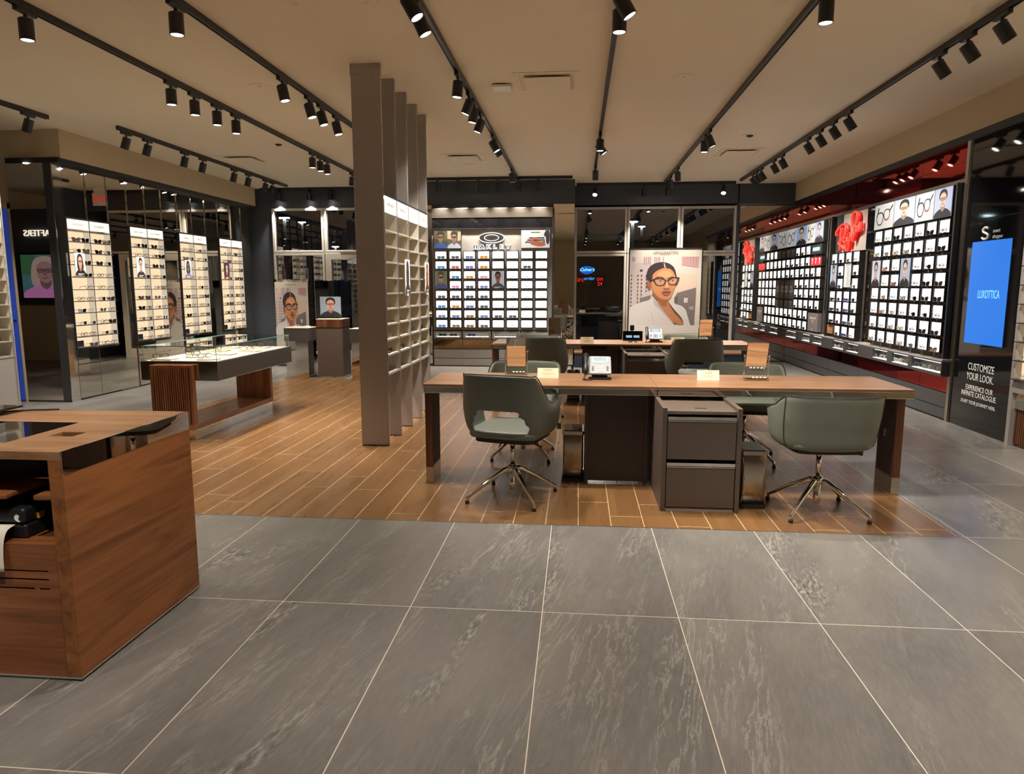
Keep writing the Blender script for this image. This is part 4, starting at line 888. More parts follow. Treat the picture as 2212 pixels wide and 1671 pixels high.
NE = dict(R1=[(11.47, 2.23), (11.456, 2.298), (11.321, 2.362), (11.175, 2.387), (11.078, 2.349), (11.065, 2.275), (11.127, 2.213), (11.237, 2.177)], R2=[(11.258, 2.339), (11.266, 2.241), (11.299, 2.144), (11.336, 2.112), (11.199, 2.058), (11.084, 2.012)], R3=[(11.219, 2.17), (11.272, 2.087), (11.291, 2.004)],
 a1=[(11.039, 2.176), (11.121, 2.176), (11.138, 2.134), (11.06, 2.111), (10.995, 2.155), (11.005, 2.12)], y1=[(10.971, 2.196), (10.976, 2.136), (10.904, 2.135), (10.886, 2.208), (10.903, 2.125), (10.943, 1.996), (11.015, 1.993), (11.012, 2.066), (10.887, 2.124)], h=[(10.998, 2.216), (10.876, 2.243)],
 B=[(10.815, 2.12), (10.822, 2.203), (10.869, 2.337), (10.868, 2.461), (10.816, 2.515), (10.741, 2.522), (10.667, 2.488), (10.647, 2.417), (10.697, 2.358), (10.782, 2.324), (10.69, 2.322), (10.659, 2.273), (10.717, 2.213), (10.792, 2.118)], a2=[(10.613, 2.304), (10.666, 2.268), (10.631, 2.239), (10.571, 2.278), (10.556, 2.236)], n2=[(10.569, 2.306), (10.582, 2.342), (10.555, 2.357), (10.542, 2.321), (10.526, 2.274)])
for nm, P_ in NE.items():
    pts = smo([(XR-.1, y, z) for y, z in P_], 5); bm = bmesh.new(); tube(bm, pts, .010, 6); add('neon_tube', bm, M['neonh'], ns, smooth=True)
    if nm in ('R1', 'R2', 'y1', 'B', 'R3', 'a1', 'a2', 'n2'):
        bm = bmesh.new(); tube(bm, [(XR-.068, p.y, p.z) for p in pts], .017, 6); add('channel_letter', bm, M['neon'], ns, smooth=True)
ol = lambda P_: [(14.09-y, z) for y, z in P_]
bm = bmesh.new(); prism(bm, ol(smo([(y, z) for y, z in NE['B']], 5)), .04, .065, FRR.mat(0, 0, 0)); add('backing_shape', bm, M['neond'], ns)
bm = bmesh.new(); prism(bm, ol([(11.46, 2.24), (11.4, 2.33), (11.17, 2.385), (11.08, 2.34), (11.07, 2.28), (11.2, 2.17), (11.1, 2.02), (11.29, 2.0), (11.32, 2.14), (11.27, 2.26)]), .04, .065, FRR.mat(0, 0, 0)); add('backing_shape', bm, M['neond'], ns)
# -- mirrors between the bays, with the open shelf cabinet beside the corner bay
g1 = add("wall_mirror", FB(FRR, (14.09-10.41, 14.09-10.09, .68, 1.97, .001, .02)), M["mirror"]); tag(g1, "narrow dark mirror between the neon sign bay and the big bay", "mirror")
g2 = add('dark_glass', FB(FRR, (14.09-10.41, 14.09-10.09, 1.98, 2.54, .001, .05)), M['gloss']); tag(g2, 'dark glossy panel right of the red neon script', 'panel')
cb = empty('mirror_cabinet', (XR, 11.85, .68), 'narrow mirrored cabinet between the corner bay and the neon sign bay', 'cabinet')
add('mirror_glass', FB(FRR, (14.09-12.02, 14.09-11.68, .68, 2.54, .001, .02)), M['mirror'], cb); add('side_panel', FB(FRR, (14.09-11.72, 14.09-11.66, .68, 2.54, .02, .1)), M['black'], cb)
# -- corner bay of seven columns
b1 = bay('corner bay of lit boxes against the back wall mirror', 14.085, 12.03)
add('post', FB(FRR, *[(14.09-(13.78-.29*j)-.006, 14.09-(13.78-.29*j)+.012, .68, 2.2, .012, .02) for j in range(6)]), M['silver'], b1)
YS = [(14.08, 13.5), (13.49, 12.93), (12.92, 12.48), (12.47, 12.07)]
PP = [specs((200, 204, 204), (60, 50, 40)), portrait((150, 170, 206), (36, 28, 30), (200, 170, 150), (30, 30, 40), (24, 24, 30)), specs((206, 208, 204), (30, 30, 30)), portrait((150, 156, 186), (30, 26, 34), (190, 160, 140), (26, 26, 34), (20, 20, 30))]
for i, (a, b) in enumerate(YS):
    p_ = empty('lit_photo', FRR.p(14.09-a, 2.2, 0), 'lit picture of %s over the corner bay, %s from the corner' % (('sunglasses by a red line', 'face in dark glasses', 'single dark sunglasses', 'face in profile')[i], ORD[i] if i else 'first'), 'photo panel', 'picture row over the corner bay')
    add('light_box', FB(FRR, (14.09-a, 14.09-b, 2.19, 2.53, .021, .084)), M['black'], p_); art('picture', p_, FRR.mat(14.09-a+.004, 2.2, .09), a-b-.008, .32, PP[i], e=.6)
for r in range(8):
    for c in range(7):
        if (r == 0 and c in (0, 1, 5, 6)) or (r == 1 and c > 4) or (r in (3, 4, 5) and c < 2) or (r > 5 and c > 4): continue
        Y1 = 14.075-.29*c; wallbox(b1, Y1, vz[r]-.03)
        eye(FRR.p(14.09-Y1+.15, vz[r]-.0205, .112), -PI/2+.1, 'in row %d, column %d of the corner bay %s' % (r+1, c+1, WHERE), 'eyeglasses in the corner bay', ('black', (0, 3)[c % 2]) if (r+c) % 4 else ('gold', 1), fold=True)
def card(u0, u1, v0, v1, lab, lines, name='text_card', bg=(104, 100, 102)):
    c_ = empty(name, FRR.p((u0+u1)/2, v0, 0), lab, 'text card', 'dark text cards of the corner bay')
    add('board', FB(FRR, (u0, u1, v0, v1, .021, .09)), pm(bg), c_)
    for s_, uu, vv, sz, kk in lines: text('lettering', s_, c_, FRR.mat(uu, vv, .0905), sz, kk, ex=.0004)
rl = pm((190, 60, 56))
card(.02, .27, 1.25-.02, 1.585, 'tall dark card reading MOST NEXT, left of the ICON card', [('MOST', .145, 1.44, .08, M['letter']), ('NEXT', .145, 1.37, .08, M['letter']), ('- + -', .145, 1.3, .05, M['letter']), ('_____', .145, 1.52, .07, rl)])
card(.31, .58, 1.25-.02, 1.585, 'tall dark card reading THE ICON beside the corner', [('THE', .445, 1.44, .08, M['letter']), ('ICON', .445, 1.37, .08, M['letter']), ('- + -', .445, 1.3, .05, M['letter']), ('_____', .445, 1.52, .07, rl)])
for i, (u, v) in enumerate(((.03, 2.0), (.32, 2.0), (.03, 1.055), (.32, 1.055))):
    card(u, u+.24, v, v+.155, 'small dark text card, %s pair, %s' % ('upper' if i < 2 else 'lower', 'at the corner' if i % 2 == 0 else 'one column off the corner'), [('====', u+.12, v+.11, .05, M['letter']), ('===', u+.12, v+.07, .03, M['letter']), ('====', u+.12, v+.035, .03, M['inkl'])])
card(1.5, 2.0, .71, 1.02, 'tall dark card with white and red lines at the right foot of the corner bay', [('=======', 1.75, .98, .05, rl), ('ORDER NOW', 1.75, .93, .05, M['letter']), ('=====', 1.75, .89, .04, M['letter']), ('====', 1.75, .86, .04, M['letter']), ('=======', 1.75, .8, .06, rl), ('&  -', 1.75, .74, .05, M['letter'])])
c_ = empty('lit_sign', FRR.p(1.75, 2.03, 0), 'pale blue lit label box at the top right of the corner bay', 'sign')
add('light_box', FB(FRR, (1.5, 2.0, 2.0, 2.155, .021, .09)), M['black'], c_); add('label_panel', FB(FRR, (1.56, 1.9, 2.05, 2.11, .09, .093)), pm((150, 205, 225), 1.0), c_)
c_ = empty('lit_sign', FRR.p(1.75, 1.81, 0), 'red lit box with white figures, second row of the corner bay', 'sign')
add('light_box', FB(FRR, (1.47, 2.02, 1.8, 1.955, .021, .09)), M['black'], c_); add('label_panel', FB(FRR, (1.48, 2.01, 1.81, 1.945, .09, .093)), pm((210, 40, 50), .7), c_)
for j in range(3): text('lettering', '7', c_, FRR.mat(1.57+j*.18, 1.878, .094), .13, M['letter'], ex=.0004)

# ================================================================ BLUE SCREEN PANEL and the cabinet beside it
sp = empty('screen_kiosk', (XR, 7.4, 0), 'tall black glass panel with a blue screen and white lettering on the right wall', 'display panel')
FS = Fr((XR, 7.92, 0), (0, -1, 0), (-1, 0, 0))
add('glass_panel', FB(FS, (0, 1.06, .0, 2.13, -.012, .012)), M['gloss'], sp, bevel=.002); add('upper_glass_panel', FB(FS, (0, 1.06, 2.137, 2.955, -.012, .012)), M['gloss'], sp)
add('side_trim', FB(FS, (-.012, 0, 0, 2.96, -.012, .02), (1.06, 1.088, 0, 2.96, -.012, .03)), M['silver'], sp)
sc = add('screen', FB(FS, (.16, .83, .885, 1.91, .012, .0145)), M['blue'], sp)
text('screen_lettering', 'LUXOTTICA', sc, FS.mat(.525, 1.38, .0155), .115, pm((140, 220, 255), 1.0), ex=.0005, fit=.37)
lg = bmesh.new(); tube(lg, smo([(XR-.016, 7.5, 2.03), (XR-.016, 7.54, 2.045), (XR-.016, 7.585, 2.03), (XR-.016, 7.575, 2.0), (XR-.016, 7.53, 1.985), (XR-.016, 7.49, 1.965), (XR-.016, 7.51, 1.935), (XR-.016, 7.56, 1.93), (XR-.016, 7.595, 1.945)], 5), .011, 6); add('emblem', lg, M['letter'], sp, smooth=True)
for s_, u, v, z in (('smart', .50, 2.0, .052), ('shopper', .50, 1.945, .052)): text('lettering', s_, sp, FS.mat(u, v, .0125), z, M['letter'], align='LEFT', ex=.0006)
for s_, v, z, x in (('CUSTOMIZE', .645, .105, .46), ('YOUR LOOK.', .545, .105, .48), ('EXPERIENCE OUR', .43, .075, .48), ('INFINITE CATALOGUE.', .365, .075, .62), ('START YOUR JOURNEY HERE.', .28, .05, .62)): text('lettering', s_, sp, FS.mat(.51, v, .0125), z, M['letter'], ex=.0006, fit=x)
rc = empty('eyewear_bay', (XR, 6.2, 0), 'lit cream eyewear bay over a slatted wooden base at the right edge of the photo', 'display bay')
FC = Fr((XR, 6.83, 0), (0, -1, 0), (-1, 0, 0))
add('back_panel', FB(FC, (.05, 1.2, .62, 2.2, -.01, .0)), M['litc'], rc); add('frame', FB(FC, (0, .05, 0, 2.96, -.01, .06), (.05, 1.25, .5, .6, -.02, .06), (1.2, 1.25, .6, 2.96, -.02, .06), (.05, 1.2, 2.2, 2.96, -.015, .03)), M['steel'], rc)
for j in range(9): add('shelf', FB(FC, (.05, 1.2, .62+.17*j, .628+.17*j, 0, .09)), M['black'], rc)
add('divider', FB(FC, (.5, .51, .62, 2.2, 0, .09)), M['black'], rc)
add('slatted_base', FB(FC, *([(.05, 1.2, .02, .5, -.01, .0)]+[(.06+.03*j, .078+.03*j, .03, .49, 0, .02) for j in range(38)])), M['walnut_d'], rc)
add('lower_panel', FB(FC, (.05, 1.2, .35, .5, 0, .03)), M['mirror2'], rc)
for j in range(6):
    eye(FC.p(.2+.0*j, .63+.17*j, .05), -PI/2+.3, 'on the %s lowest shelf of the right edge bay' % (ORD[j] if j else 'first'), 'eyeglasses on the right edge bay', None, True)

# ================================================================ DESKS
def desk(y0, lab, x0=-1.12, x1=2.315, dep=.74):
    t = empty('service_desk', ((x0+x1)/2, y0+dep/2, 0), lab, 'desk', 'long walnut desks')
    T_ = .76; y1 = y0+dep; sx = .57
    add('desktop', B((x0, sx-.001, y0, y1, T_-.02, T_)), M['walnut'], t, bevel=.0015); add('desktop', B((sx+.001, x1, y0, y1, T_-.02, T_)), M['walnut'], t, bevel=.0015)
    add('mirror_apron', B((x0+.002, sx-.003, y0+.001, y1-.001, T_-.06, T_-.02), (sx+.003, x1-.002, y0+.001, y1-.001, T_-.06, T_-.02)), M['bandgloss'], t)
    add('apron_trim', B((x0, x1, y0-.001, y1+.001, T_-.064, T_-.06), (x0, x1, y0-.002, y0+.001, T_-.021, T_-.0185)), M['chrome'], t)
    for a, s_ in ((x0, 1), (x1-.09, -1)):
        l = add('leg', B((a, a+.055, y0+.05, y1-.41, .125, T_-.064)) if s_ > 0 else B((a+.0, a+.055, y0+.05, y1-.41, .125, T_-.064)), M['walnut_d'], t, bevel=.002)
        add('foot', B((a, a+.055, y0+.05, y1-.41, 0, .125)), M['silver'], l, bevel=.001)
        ix = a+.055 if s_ > 0 else a
        add('slatted_face', B(*[(ix-.003, ix+.003, y0+.06+j*.018, y0+.07+j*.018, .14, T_-.08) for j in range(14)]), M['taupe_d'], l)
    sb = add('support_panel', B((.07, .54, y0+.17, y0+.19, .02, T_-.064), (.065, .09, y0+.15, y1-.1, .0, T_-.064), (.50, .525, y0+.15, y0+.5, .0, T_-.064)), M['taupe_d'], t, bevel=.002)
    # drawer cabinet standing under and in front of the desk
    c = empty('file_cabinet', (.815, y0, 0), 'dark taupe two-drawer cabinet with steel rails %s' % ('under the near desk' if y0 < 6 else 'under the rear desk'), 'cabinet', 'two-drawer cabinets')
    f = y0-.47
    add('side_panel', B((.555, .585, f, y0+.5, .0, .69)), M['taupe'], c, bevel=.002); add('side_panel', B((1.03, 1.06, f, y0+.5, .0, .69)), M['taupe'], c, bevel=.002)
    add('top', B((.585, 1.03, f+.03, y0+.5, .645, .665)), M['taupe'], c); add('rear_panel', B((.585, 1.03, y0+.48, y0+.5, .02, .645)), M['taupe'], c)
    lc = add('lid_lock', B((.78, .86, f+.14, f+.17, .665, .669)), M['charcoal'], c)
    for z0, z1 in ((.352, .628), (.03, .325)):
        d = add('drawer', B((.59, 1.025, f+.004, f+.024, z0, z1-.02)), M['taupe'], c, bevel=.002); add('rail_handle', B((.59, 1.025, f-.004, f+.02, z1-.016, z1+.006), (.59, 1.025, f-.001, f+.006, z1-.026, z1-.02)), M['chrome'], d, bevel=.001)
    add('base', B((.59, 1.025, f+.012, y0+.48, 0.0, .022)), M['steel'], c)
    return t
desk(5.0, 'long walnut desk with a mirrored edge, nearest the viewer')
desk(8.72, 'long walnut desk standing behind, before the large portrait poster', -1.07, 2.15)

# ================================================================ CHAIRS
def shell_bm(tall):
    bm = bmesh.new(); NU, NV = 33, 9; A = 114
    G = []
    for i in range(NU):
        ph = -A+2*A*i/(NU-1); a = abs(ph); r = math.radians(ph)
        if tall:
            zt = .90 if a < 46 else .90-.215*(.5-.5*math.cos(PI*min(1, (a-46)/44))) ; zt -= .0
            if a > 86: zt = .685+.02*math.sin(PI*(a-86)/28)
            if a < 46: zt = .90-.012*(a/46)**4
        else:
            zt = .80 if a < 58 else .80-.135*(.5-.5*math.cos(PI*min(1, (a-58)/52)))
        cs, sn = math.cos(r), math.sin(r); e = .72
        X = math.copysign(abs(sn)**e, sn); Y = -math.copysign(abs(cs)**e, cs)
        row = []
        for j in range(NV):
            v = j/(NV-1)
            zz = [.455, .47, .505, .56, .61, .655][j] if j < 6 else .655+(zt-.655)*(j-5)/(NV-6)
            if not tall and j < 6: zz = [.44, .45, .475, .52, .575, .63][j]
            if not tall and j >= 6: zz = .63+(zt-.63)*(j-5)/(NV-6)
            s_ = (.66, .84, .945, .985, 1.0, 1.01)[j] if j < 6 else (1.01-.016*(j-5) if tall else 1.01+.004*(j-5))
            if not tall and j < 5: s_ = (.66, .84, .93, .97, .99)[j]
            if tall and a < 50: s_ *= 1+.015*(j/8)
            lean = -.05*max(0, (zz-.55))/.3 if Y < 0 else 0
            row.append(bm.verts.new((X*.315*s_, Y*.285*s_+lean, zz)))
        G.append(row)
    for i in range(NU-1):
        for j in range(NV-1):
            ph = abs(-A+2*A*(i+.5)/(NU-1))
            if tall and ((j == 2 and ph < 38) or (j == 3 and ph < 31) or (j == 4 and ph < 21)): continue
            bm.faces.new((G[i][j], G[i+1][j], G[i+1][j+1], G[i][j+1]))
    top = [(G[i][NV-1].co.copy()) for i in range(NU)]
    return bm, top, [[v.co.copy() for v in r_] for r_ in G]
def make_chair(tall, fab, lab):
    t = empty('armchair', (0, 0, 0), lab, 'chair')
    bm, top, G = shell_bm(tall)
    s = add('shell', bm, fab, t, smooth=True, local=True)
    k = s.modifiers.new('thick', 'SOLIDIFY'); k.thickness = .03; k.offset = -1
    k = s.modifiers.new('sub', 'SUBSURF'); k.levels = 2; k.render_levels = 2
    bm = bmesh.new(); tube(bm, [(p.x*.985, p.y*.985, p.z+.001) for p in top], .004, 6); pz = add('piping', bm, M['seam'], s, local=True, smooth=True)
    if not tall:
        bm = bmesh.new()
        for i in (7, 25): tube(bm, [(p.x*1.004, p.y*1.004, p.z) for p in G[i][1:]], .0022, 5)
        add('side_seam', bm, M['seam'], s, local=True)
    # seat cushion
    bm = bmesh.new(); o = sm([(-.235, -.2), (-.25, 0), (-.25, .2), (-.2, .275), (0, .29), (.2, .275), (.25, .2), (.25, 0), (.235, -.2), (.12, -.245), (-.12, -.245)], 3)
    prism(bm, o, .46, .515); c = add('seat', bm, fab, t, local=True, bevel=.022, seg=3)
    for f in c.data.polygons: f.use_smooth = True
    bm = bmesh.new(); prism(bm, [(x*.86, y*.86) for x, y in o], .43, .462); add('seat_base', bm, M['seam'], t, local=True)
    bx_ = bmesh.new(); bx(bx_, .17, .195, -.30, -.294, .52, .56); tg = add('label_tag', bx_, M['rubber'], t, local=True); tg.location = (.05, .075, .01); tg.rotation_euler = (0, 0, .55)
    bm = bmesh.new(); lathe(bm, [(.028, .385), (.055, .41), (.075, .445)], 20); add('swivel_mount', bm, M['chrome'], t, local=True, smooth=False)
    bm = bmesh.new(); tube(bm, [(.03, 0, .425), (.16, -.05, .41), (.24, -.08, .40)], .006, 6); add('lever', bm, M['rubber'], t, local=True)
    bm = bmesh.new(); lathe(bm, [(.02, .06), (.022, .065), (.022, .2)], 16); lathe(bm, [(.034, .19), (.04, .2), (.04, .225), (.03, .238), (.0185, .24)], 20); lathe(bm, [(.0175, .24), (.0175, .4)], 16)
    add('column', bm, M['chrome'], t, local=True, smooth=True)
    for j in range(4):
        a = math.radians(45+90*j); d = Vector((math.cos(a), math.sin(a), 0)); bm = bmesh.new()
        P_ = [d*.02+Vector((0, 0, .212)), d*.06+Vector((0, 0, .206)), d*.2+Vector((0, 0, .128)), d*.325+Vector((0, 0, .052)), d*.338+Vector((0, 0, .044)), d*.34+Vector((0, 0, .02))]
        tube(bm, P_, [.022, .02, .0155, .012, .012, .0115], 10)
        l = add('leg', bm, M['chrome'], t, local=True, smooth=True)
        bm = bmesh.new(); lathe(bm, [(.014, 0), (.015, .016), (.011, .02)], 12, tuple(d*.34)); add('glide', bm, M['rubber'], l, local=True)
    return t
def place_chair(o, x, y, rz, lab):
    o.location = (x, y, .0016); o.rotation_euler = (0, 0, math.radians(rz)); o['label'] = lab; o['category'] = 'chair'; o['group'] = 'leather swivel armchairs'; return o
ch_t = make_chair(True, M['fabric'], 'x'); ch_l = make_chair(False, M['fabric2'], 'x'); _kidcache.clear()
def nc(tall): 
    k = ch_t if tall else ch_l
    _kidcache.clear(); return copy_tree(k)
def spin_base(o, deg):
    pass
place_chair(ch_t, -.44, 4.745, -15, 'grey-green cut-out back armchair at the left of the near desk, closest to the viewer')
place_chair(ch_l, 1.575, 4.62, 2, 'pale green low-backed armchair before the right of the near desk, back to the viewer')
place_chair(nc(False), -.46, 5.98, 178, 'armchair behind the left part of the near desk, beyond the upright mirror')
place_chair(nc(False), 1.42, 6.02, 168, 'armchair behind the right part of the near desk, beyond the tilted mirror')
place_chair(nc(True), -.42, 8.02, 6, 'dark cut-out back armchair before the left part of the rear desk')
place_chair(nc(True), 1.30, 7.98, 0, 'cut-out back armchair with a visible seat before the right part of the rear desk')
place_chair(nc(False), -.55, 9.75, 180, 'armchair behind the left part of the rear desk, mostly hidden')
place_chair(nc(False), 1.48, 9.75, 180, 'armchair behind the right part of the rear desk, in front of the large poster')

# ================================================================ BINS
def waste_bin(x0, x1, y0, y1, lab):
    t = empty('waste_bin', ((x0+x1)/2, y0, 0), lab, 'bin', 'slim steel waste bins')
    cx, cy = (x0+x1)/2, (y0+y1)/2; w_, d_ = x1-x0, y1-y0
    bm = bmesh.new(); sec = []
    for z, bul in ((.03, 0), (.12, .004), (.2, .008), (.28, .008), (.34, .004), (.365, 0)):
        o = rrect(w_-.012, d_-.012, .02, 4); sec.append([bm.verts.new((cx+x, cy+y*(1+bul*2)-(bul if y < 0 else -bul), z)) for x, y in o])
    for A, C in zip(sec, sec[1:]):
        for j in range(len(A)): bm.faces.new((A[j], A[(j+1) % len(A)], C[(j+1) % len(A)], C[j]))
    bm.faces.new(sec[0]); add('body', bm, M['binsteel'], t, smooth=True)
    bm = bmesh.new(); prism(bm, [(cx+x, cy+y) for x, y in rrect(w_, d_, .022, 4)], 0.002, .03); add('base', bm, M['rubber'], t)
    bm = bmesh.new(); prism(bm, [(cx+x, cy+y) for x, y in rrect(w_, d_, .022, 4)], .365, .392); rm = add('rim', bm, M['binsteel'], t)
    bm = bmesh.new(); prism(bm, [(cx+x, cy+y) for x, y in rrect(w_-.03, d_-.03, .016, 4)], .392, .398); add('lid', bm, M['gloss'], t)
    for s_ in (-1, 1):
        bm = bmesh.new(); tube(bm, smo([(cx+s_*.078, y0+.004, .04), (cx+s_*.060, y0-.004, .2), (cx+s_*.076, y0+.004, .35)], 5), .002, 5); add('pressed_rib', bm, M['chrome'], t)
waste_bin(-.105, .06, 5.17, 5.45, 'slim steel waste bin between the left near chair and the desk support')
waste_bin(1.085, 1.26, 4.63, 4.92, 'slim steel waste bin beside the near drawer cabinet, left of the pale chair')
waste_bin(-.13, .04, 8.86, 9.1, 'slim waste bin under the left part of the rear desk')
waste_bin(1.1, 1.27, 8.45, 8.7, 'slim waste bin beside the rear drawer cabinet')

# ================================================================ THINGS ON THE DESKS
DZ = .7605
def phone(x, y, rz, lab, lcd):
    t = empty('desk_phone', (x, y, DZ), lab, 'phone', 'office desk phones', math.radians(rz))
    ti = Matrix.Rotation(math.radians(38), 4, 'X')
    bm = bmesh.new(); prism(bm, rrect(.17, .19, .012, 3), 0, .018, Matrix.Translation((0, 0, .095)) @ ti @ Matrix.Rotation(0, 4, 'X')); bd = add('body', bm, M['plasticg'], t, local=True, bevel=.003)
    bm = bmesh.new(); bx(bm, -.07, .07, -.02, .075, 0, .006); bx(bm, -.06, .06, .02, .065, 0, .1); bx(bm, -.085, .085, -.085, -.05, 0, .02); add('stand', bm, M['plastic'], t, local=True)
    P_ = Matrix.Translation((0, 0, .095)) @ ti
    bm = bmesh.new(); prism(bm, [(x_, y_+.06) for x_, y_ in rrect(.10, .045, .004, 2)], .0185, .0195, P_); add('lcd', bm, lcd, bd, local=True)
    bm = bmesh.new(); prism(bm, [(x_, y_+.06) for x_, y_ in rrect(.125, .058, .006, 2)], .018, .0187, P_); add('lcd_bezel', bm, M['graphite'] if lcd is M['lcdb'] else M['white'], bd, local=True)
    bm = bmesh.new(); prism(bm, [(.012*math.cos(a*PI/8), .022+.01*math.sin(a*PI/8)) for a in range(16)], .018, .022, P_); add('navigation_key', bm, M['white'], bd, local=True)
    for r in range(4):
        for c in range(3):
            bm = bmesh.new(); prism(bm, [(x_+(c-1)*.019, y_-.02-r*.0165) for x_, y_ in rrect(.014, .0115, .003, 2)], .018, .0205, P_); add('key', bm, M['white'] if lcd is M['lcd'] else M['graphite'], bd, local=True)
    for r in range(3):
        for c in (-.055, .057):
            bm = bmesh.new(); prism(bm, [(x_+c, y_-.025-r*.018) for x_, y_ in rrect(.016, .010, .002, 2)], .018, .0200, P_); add('side_key', bm, M['graphite'], bd, local=True)
    bm = bmesh.new(); tube(bm, [P_ @ Vector((-.108, yy, zz)) for yy, zz in ((-.1, .022), (-.085, .036), (-.045, .044), (0, .046), (.045, .044), (.085, .038), (.1, .024))], [.017, .021, .018, .016, .018, .021, .017], 10); add('handset', bm, M['plastic'], t, local=True, smooth=True)
    bm = bmesh.new(); prism(bm, [(x_-.105, y_) for x_, y_ in rrect(.035, .19, .01, 3)], -.002, .02, P_); add('cradle', bm, M['plasticg'] if lcd is M['lcd'] else M['graphite'], t, local=True)
    bm = bmesh.new(); tube(bm, smo([(-.108, -.082, .05), (-.12, -.12, .012), (-.07, -.13, .006), (-.13, -.115, .006), (-.06, -.14, .007)], 5), .0045, 5); add('cord', bm, M['rubber'], t, local=True)
    return t
phone(.175, 5.42, 0, 'silver desk phone with a pale screen on the near desk', M['lcd'])
phone(.99, 9.1, -2, 'grey desk phone with a blue lit screen on the rear desk', M['lcdb'])
def tent_card(x, y, rz, lab):
    t = empty('notice_card', (x, y, DZ), lab, 'card', 'cream notice cards on the desks', math.radians(rz))
    T_ = Matrix.Translation((0, -.02, 0)) @ Matrix.Rotation(math.radians(76), 4, 'X')
    bm = bmesh.new(); prism(bm, [(-.082, 0), (.082, 0), (.082, .078), (-.082, .078)], -.004, 0, T_); f = add('face', bm, M['cream'], t, local=True)
    bm = bmesh.new(); prism(bm, [(-.082, 0), (.082, 0), (.082, .078), (-.082, .078)], -.0, .002, Matrix.Translation((0, .02, 0)) @ Matrix.Rotation(math.radians(104), 4, 'X')); add('back_leg', bm, M['cream'], t, local=True)
    for s_, v, z in (('BLUE MIRRORS', .066, .0105), ('GUARANTEE', .055, .009), ('your new glasses are covered for a full', .038, .0065), ('year against breakage and scratches', .03, .0065), ('ask one of our associates', .016, .006)):
        q = text('printed_line', s_, None, Matrix.Translation((0, 0, 0)), z, M['inkl'], ex=.0001); q.data.transform(T_ @ Matrix.Translation((0, v, .0006))); q.parent = f
tent_card(-.225, 5.44, 0, 'cream printed notice card left of the phone on the near desk')
tent_card(.99, 5.4, 0, 'cream printed notice card right of the phone on the near desk')
tent_card(.12, 8.86, 0, 'cream notice card on the left part of the rear desk')
tent_card(1.25, 8.93, 0, 'cream notice card right of the blue-screened phone on the rear desk')
def desk_mirror(x, y, rz, tilt, lab, tray=True):
    t = empty('desk_mirror', (x, y, DZ), lab, 'mirror', 'swivelling desk mirrors', math.radians(rz))
    bm = bmesh.new(); bx(bm, -.09, .09, -.035, .035, 0, .012); bs = add('base', bm, M['silver'], t, local=True, bevel=.002)
    bm = bmesh.new(); bx(bm, -.075, .075, -.028, .028, .012, .016); add('tray_liner', bm, M['plastic'], bs, local=True)
    if tray:
        for j in range(4):
            bm = bmesh.new(); tube(bm, [(-.028+j*.027, -.01, .021), (-.012+j*.027, -.012, .021)], .007, 8); add('lens_cloth', bm, M['white'], bs, local=True, smooth=True)
    for s_ in (-1, 1):
        bm = bmesh.new(); tube(bm, [(s_*.088, 0, .01), (s_*.088, 0, .185)], .0045, 8); lathe(bm, [(.007, .18), (.009, .186), (.007, .192)], 10, (s_*.088, 0, 0)); add('upright', bm, M['chrome'], t, local=True)
    T_ = Matrix.Translation((0, 0, .18)) @ Matrix.Rotation(math.radians(90+tilt), 4, 'X')
    bm = bmesh.new(); prism(bm, rrect(.158, .24, .006, 2), -.006, .0, T_); fr_ = add('frame', bm, M['walnut_d'], t, local=True)
    bm = bmesh.new(); prism(bm, rrect(.15, .232, .004, 2), .0, .0015, T_); add('mirror_face', bm, M['mirror2'], fr_, local=True)
    return t
desk_mirror(-.49, 5.62, 0, 8, 'small upright mirror on chrome posts at the left of the near desk')
desk_mirror(1.35, 5.42, -4, 24, 'small tilted mirror over a tray of cloths at the right of the near desk')
desk_mirror(-.30, 9.25, 0, -3, 'small mirror on the left part of the rear desk showing tan wall', False)
desk_mirror(1.62, 9.1, -3, 20, 'small tilted mirror on the right part of the rear desk', False)
t = empty('desk_monitor', (.70, 9.1, DZ), 'small black monitor with two lit pictures on the rear desk', 'monitor')
add('casing', B((.58, .83, 9.09, 9.11, DZ+.012, DZ+.14)), M['gloss'], t, bevel=.003); add('stand', B((.65, .76, 9.06, 9.17, DZ, DZ+.006), (.69, .72, 9.11, 9.125, DZ, DZ+.1)), M['plastic'], t)
for a in (.62, .715): add('picture', B((a, a+.075, 9.0885, 9.0895, DZ+.055, DZ+.085)), pm((150, 200, 235), .8), t)
t = empty('camera_stand', (.70, 9.2, DZ), 'small black scanner head rising behind the monitor on the rear desk', 'scanner')
add('head', B((.675, .73, 9.19, 9.215, DZ+.14, DZ+.21)), M['plastic'], t, bevel=.006); add('pole', B((.695, .71, 9.197, 9.208, DZ, DZ+.14)), M['plastic'], t)
q = bmesh.new(); lathe(q, [(.012, 0), (.014, .008), (.006, .014)], 12, (.705, 8.99, DZ)); q = add('puck', q, M['white'], smooth=True); tag(q, 'small white puck before the monitor on the rear desk', 'puck')

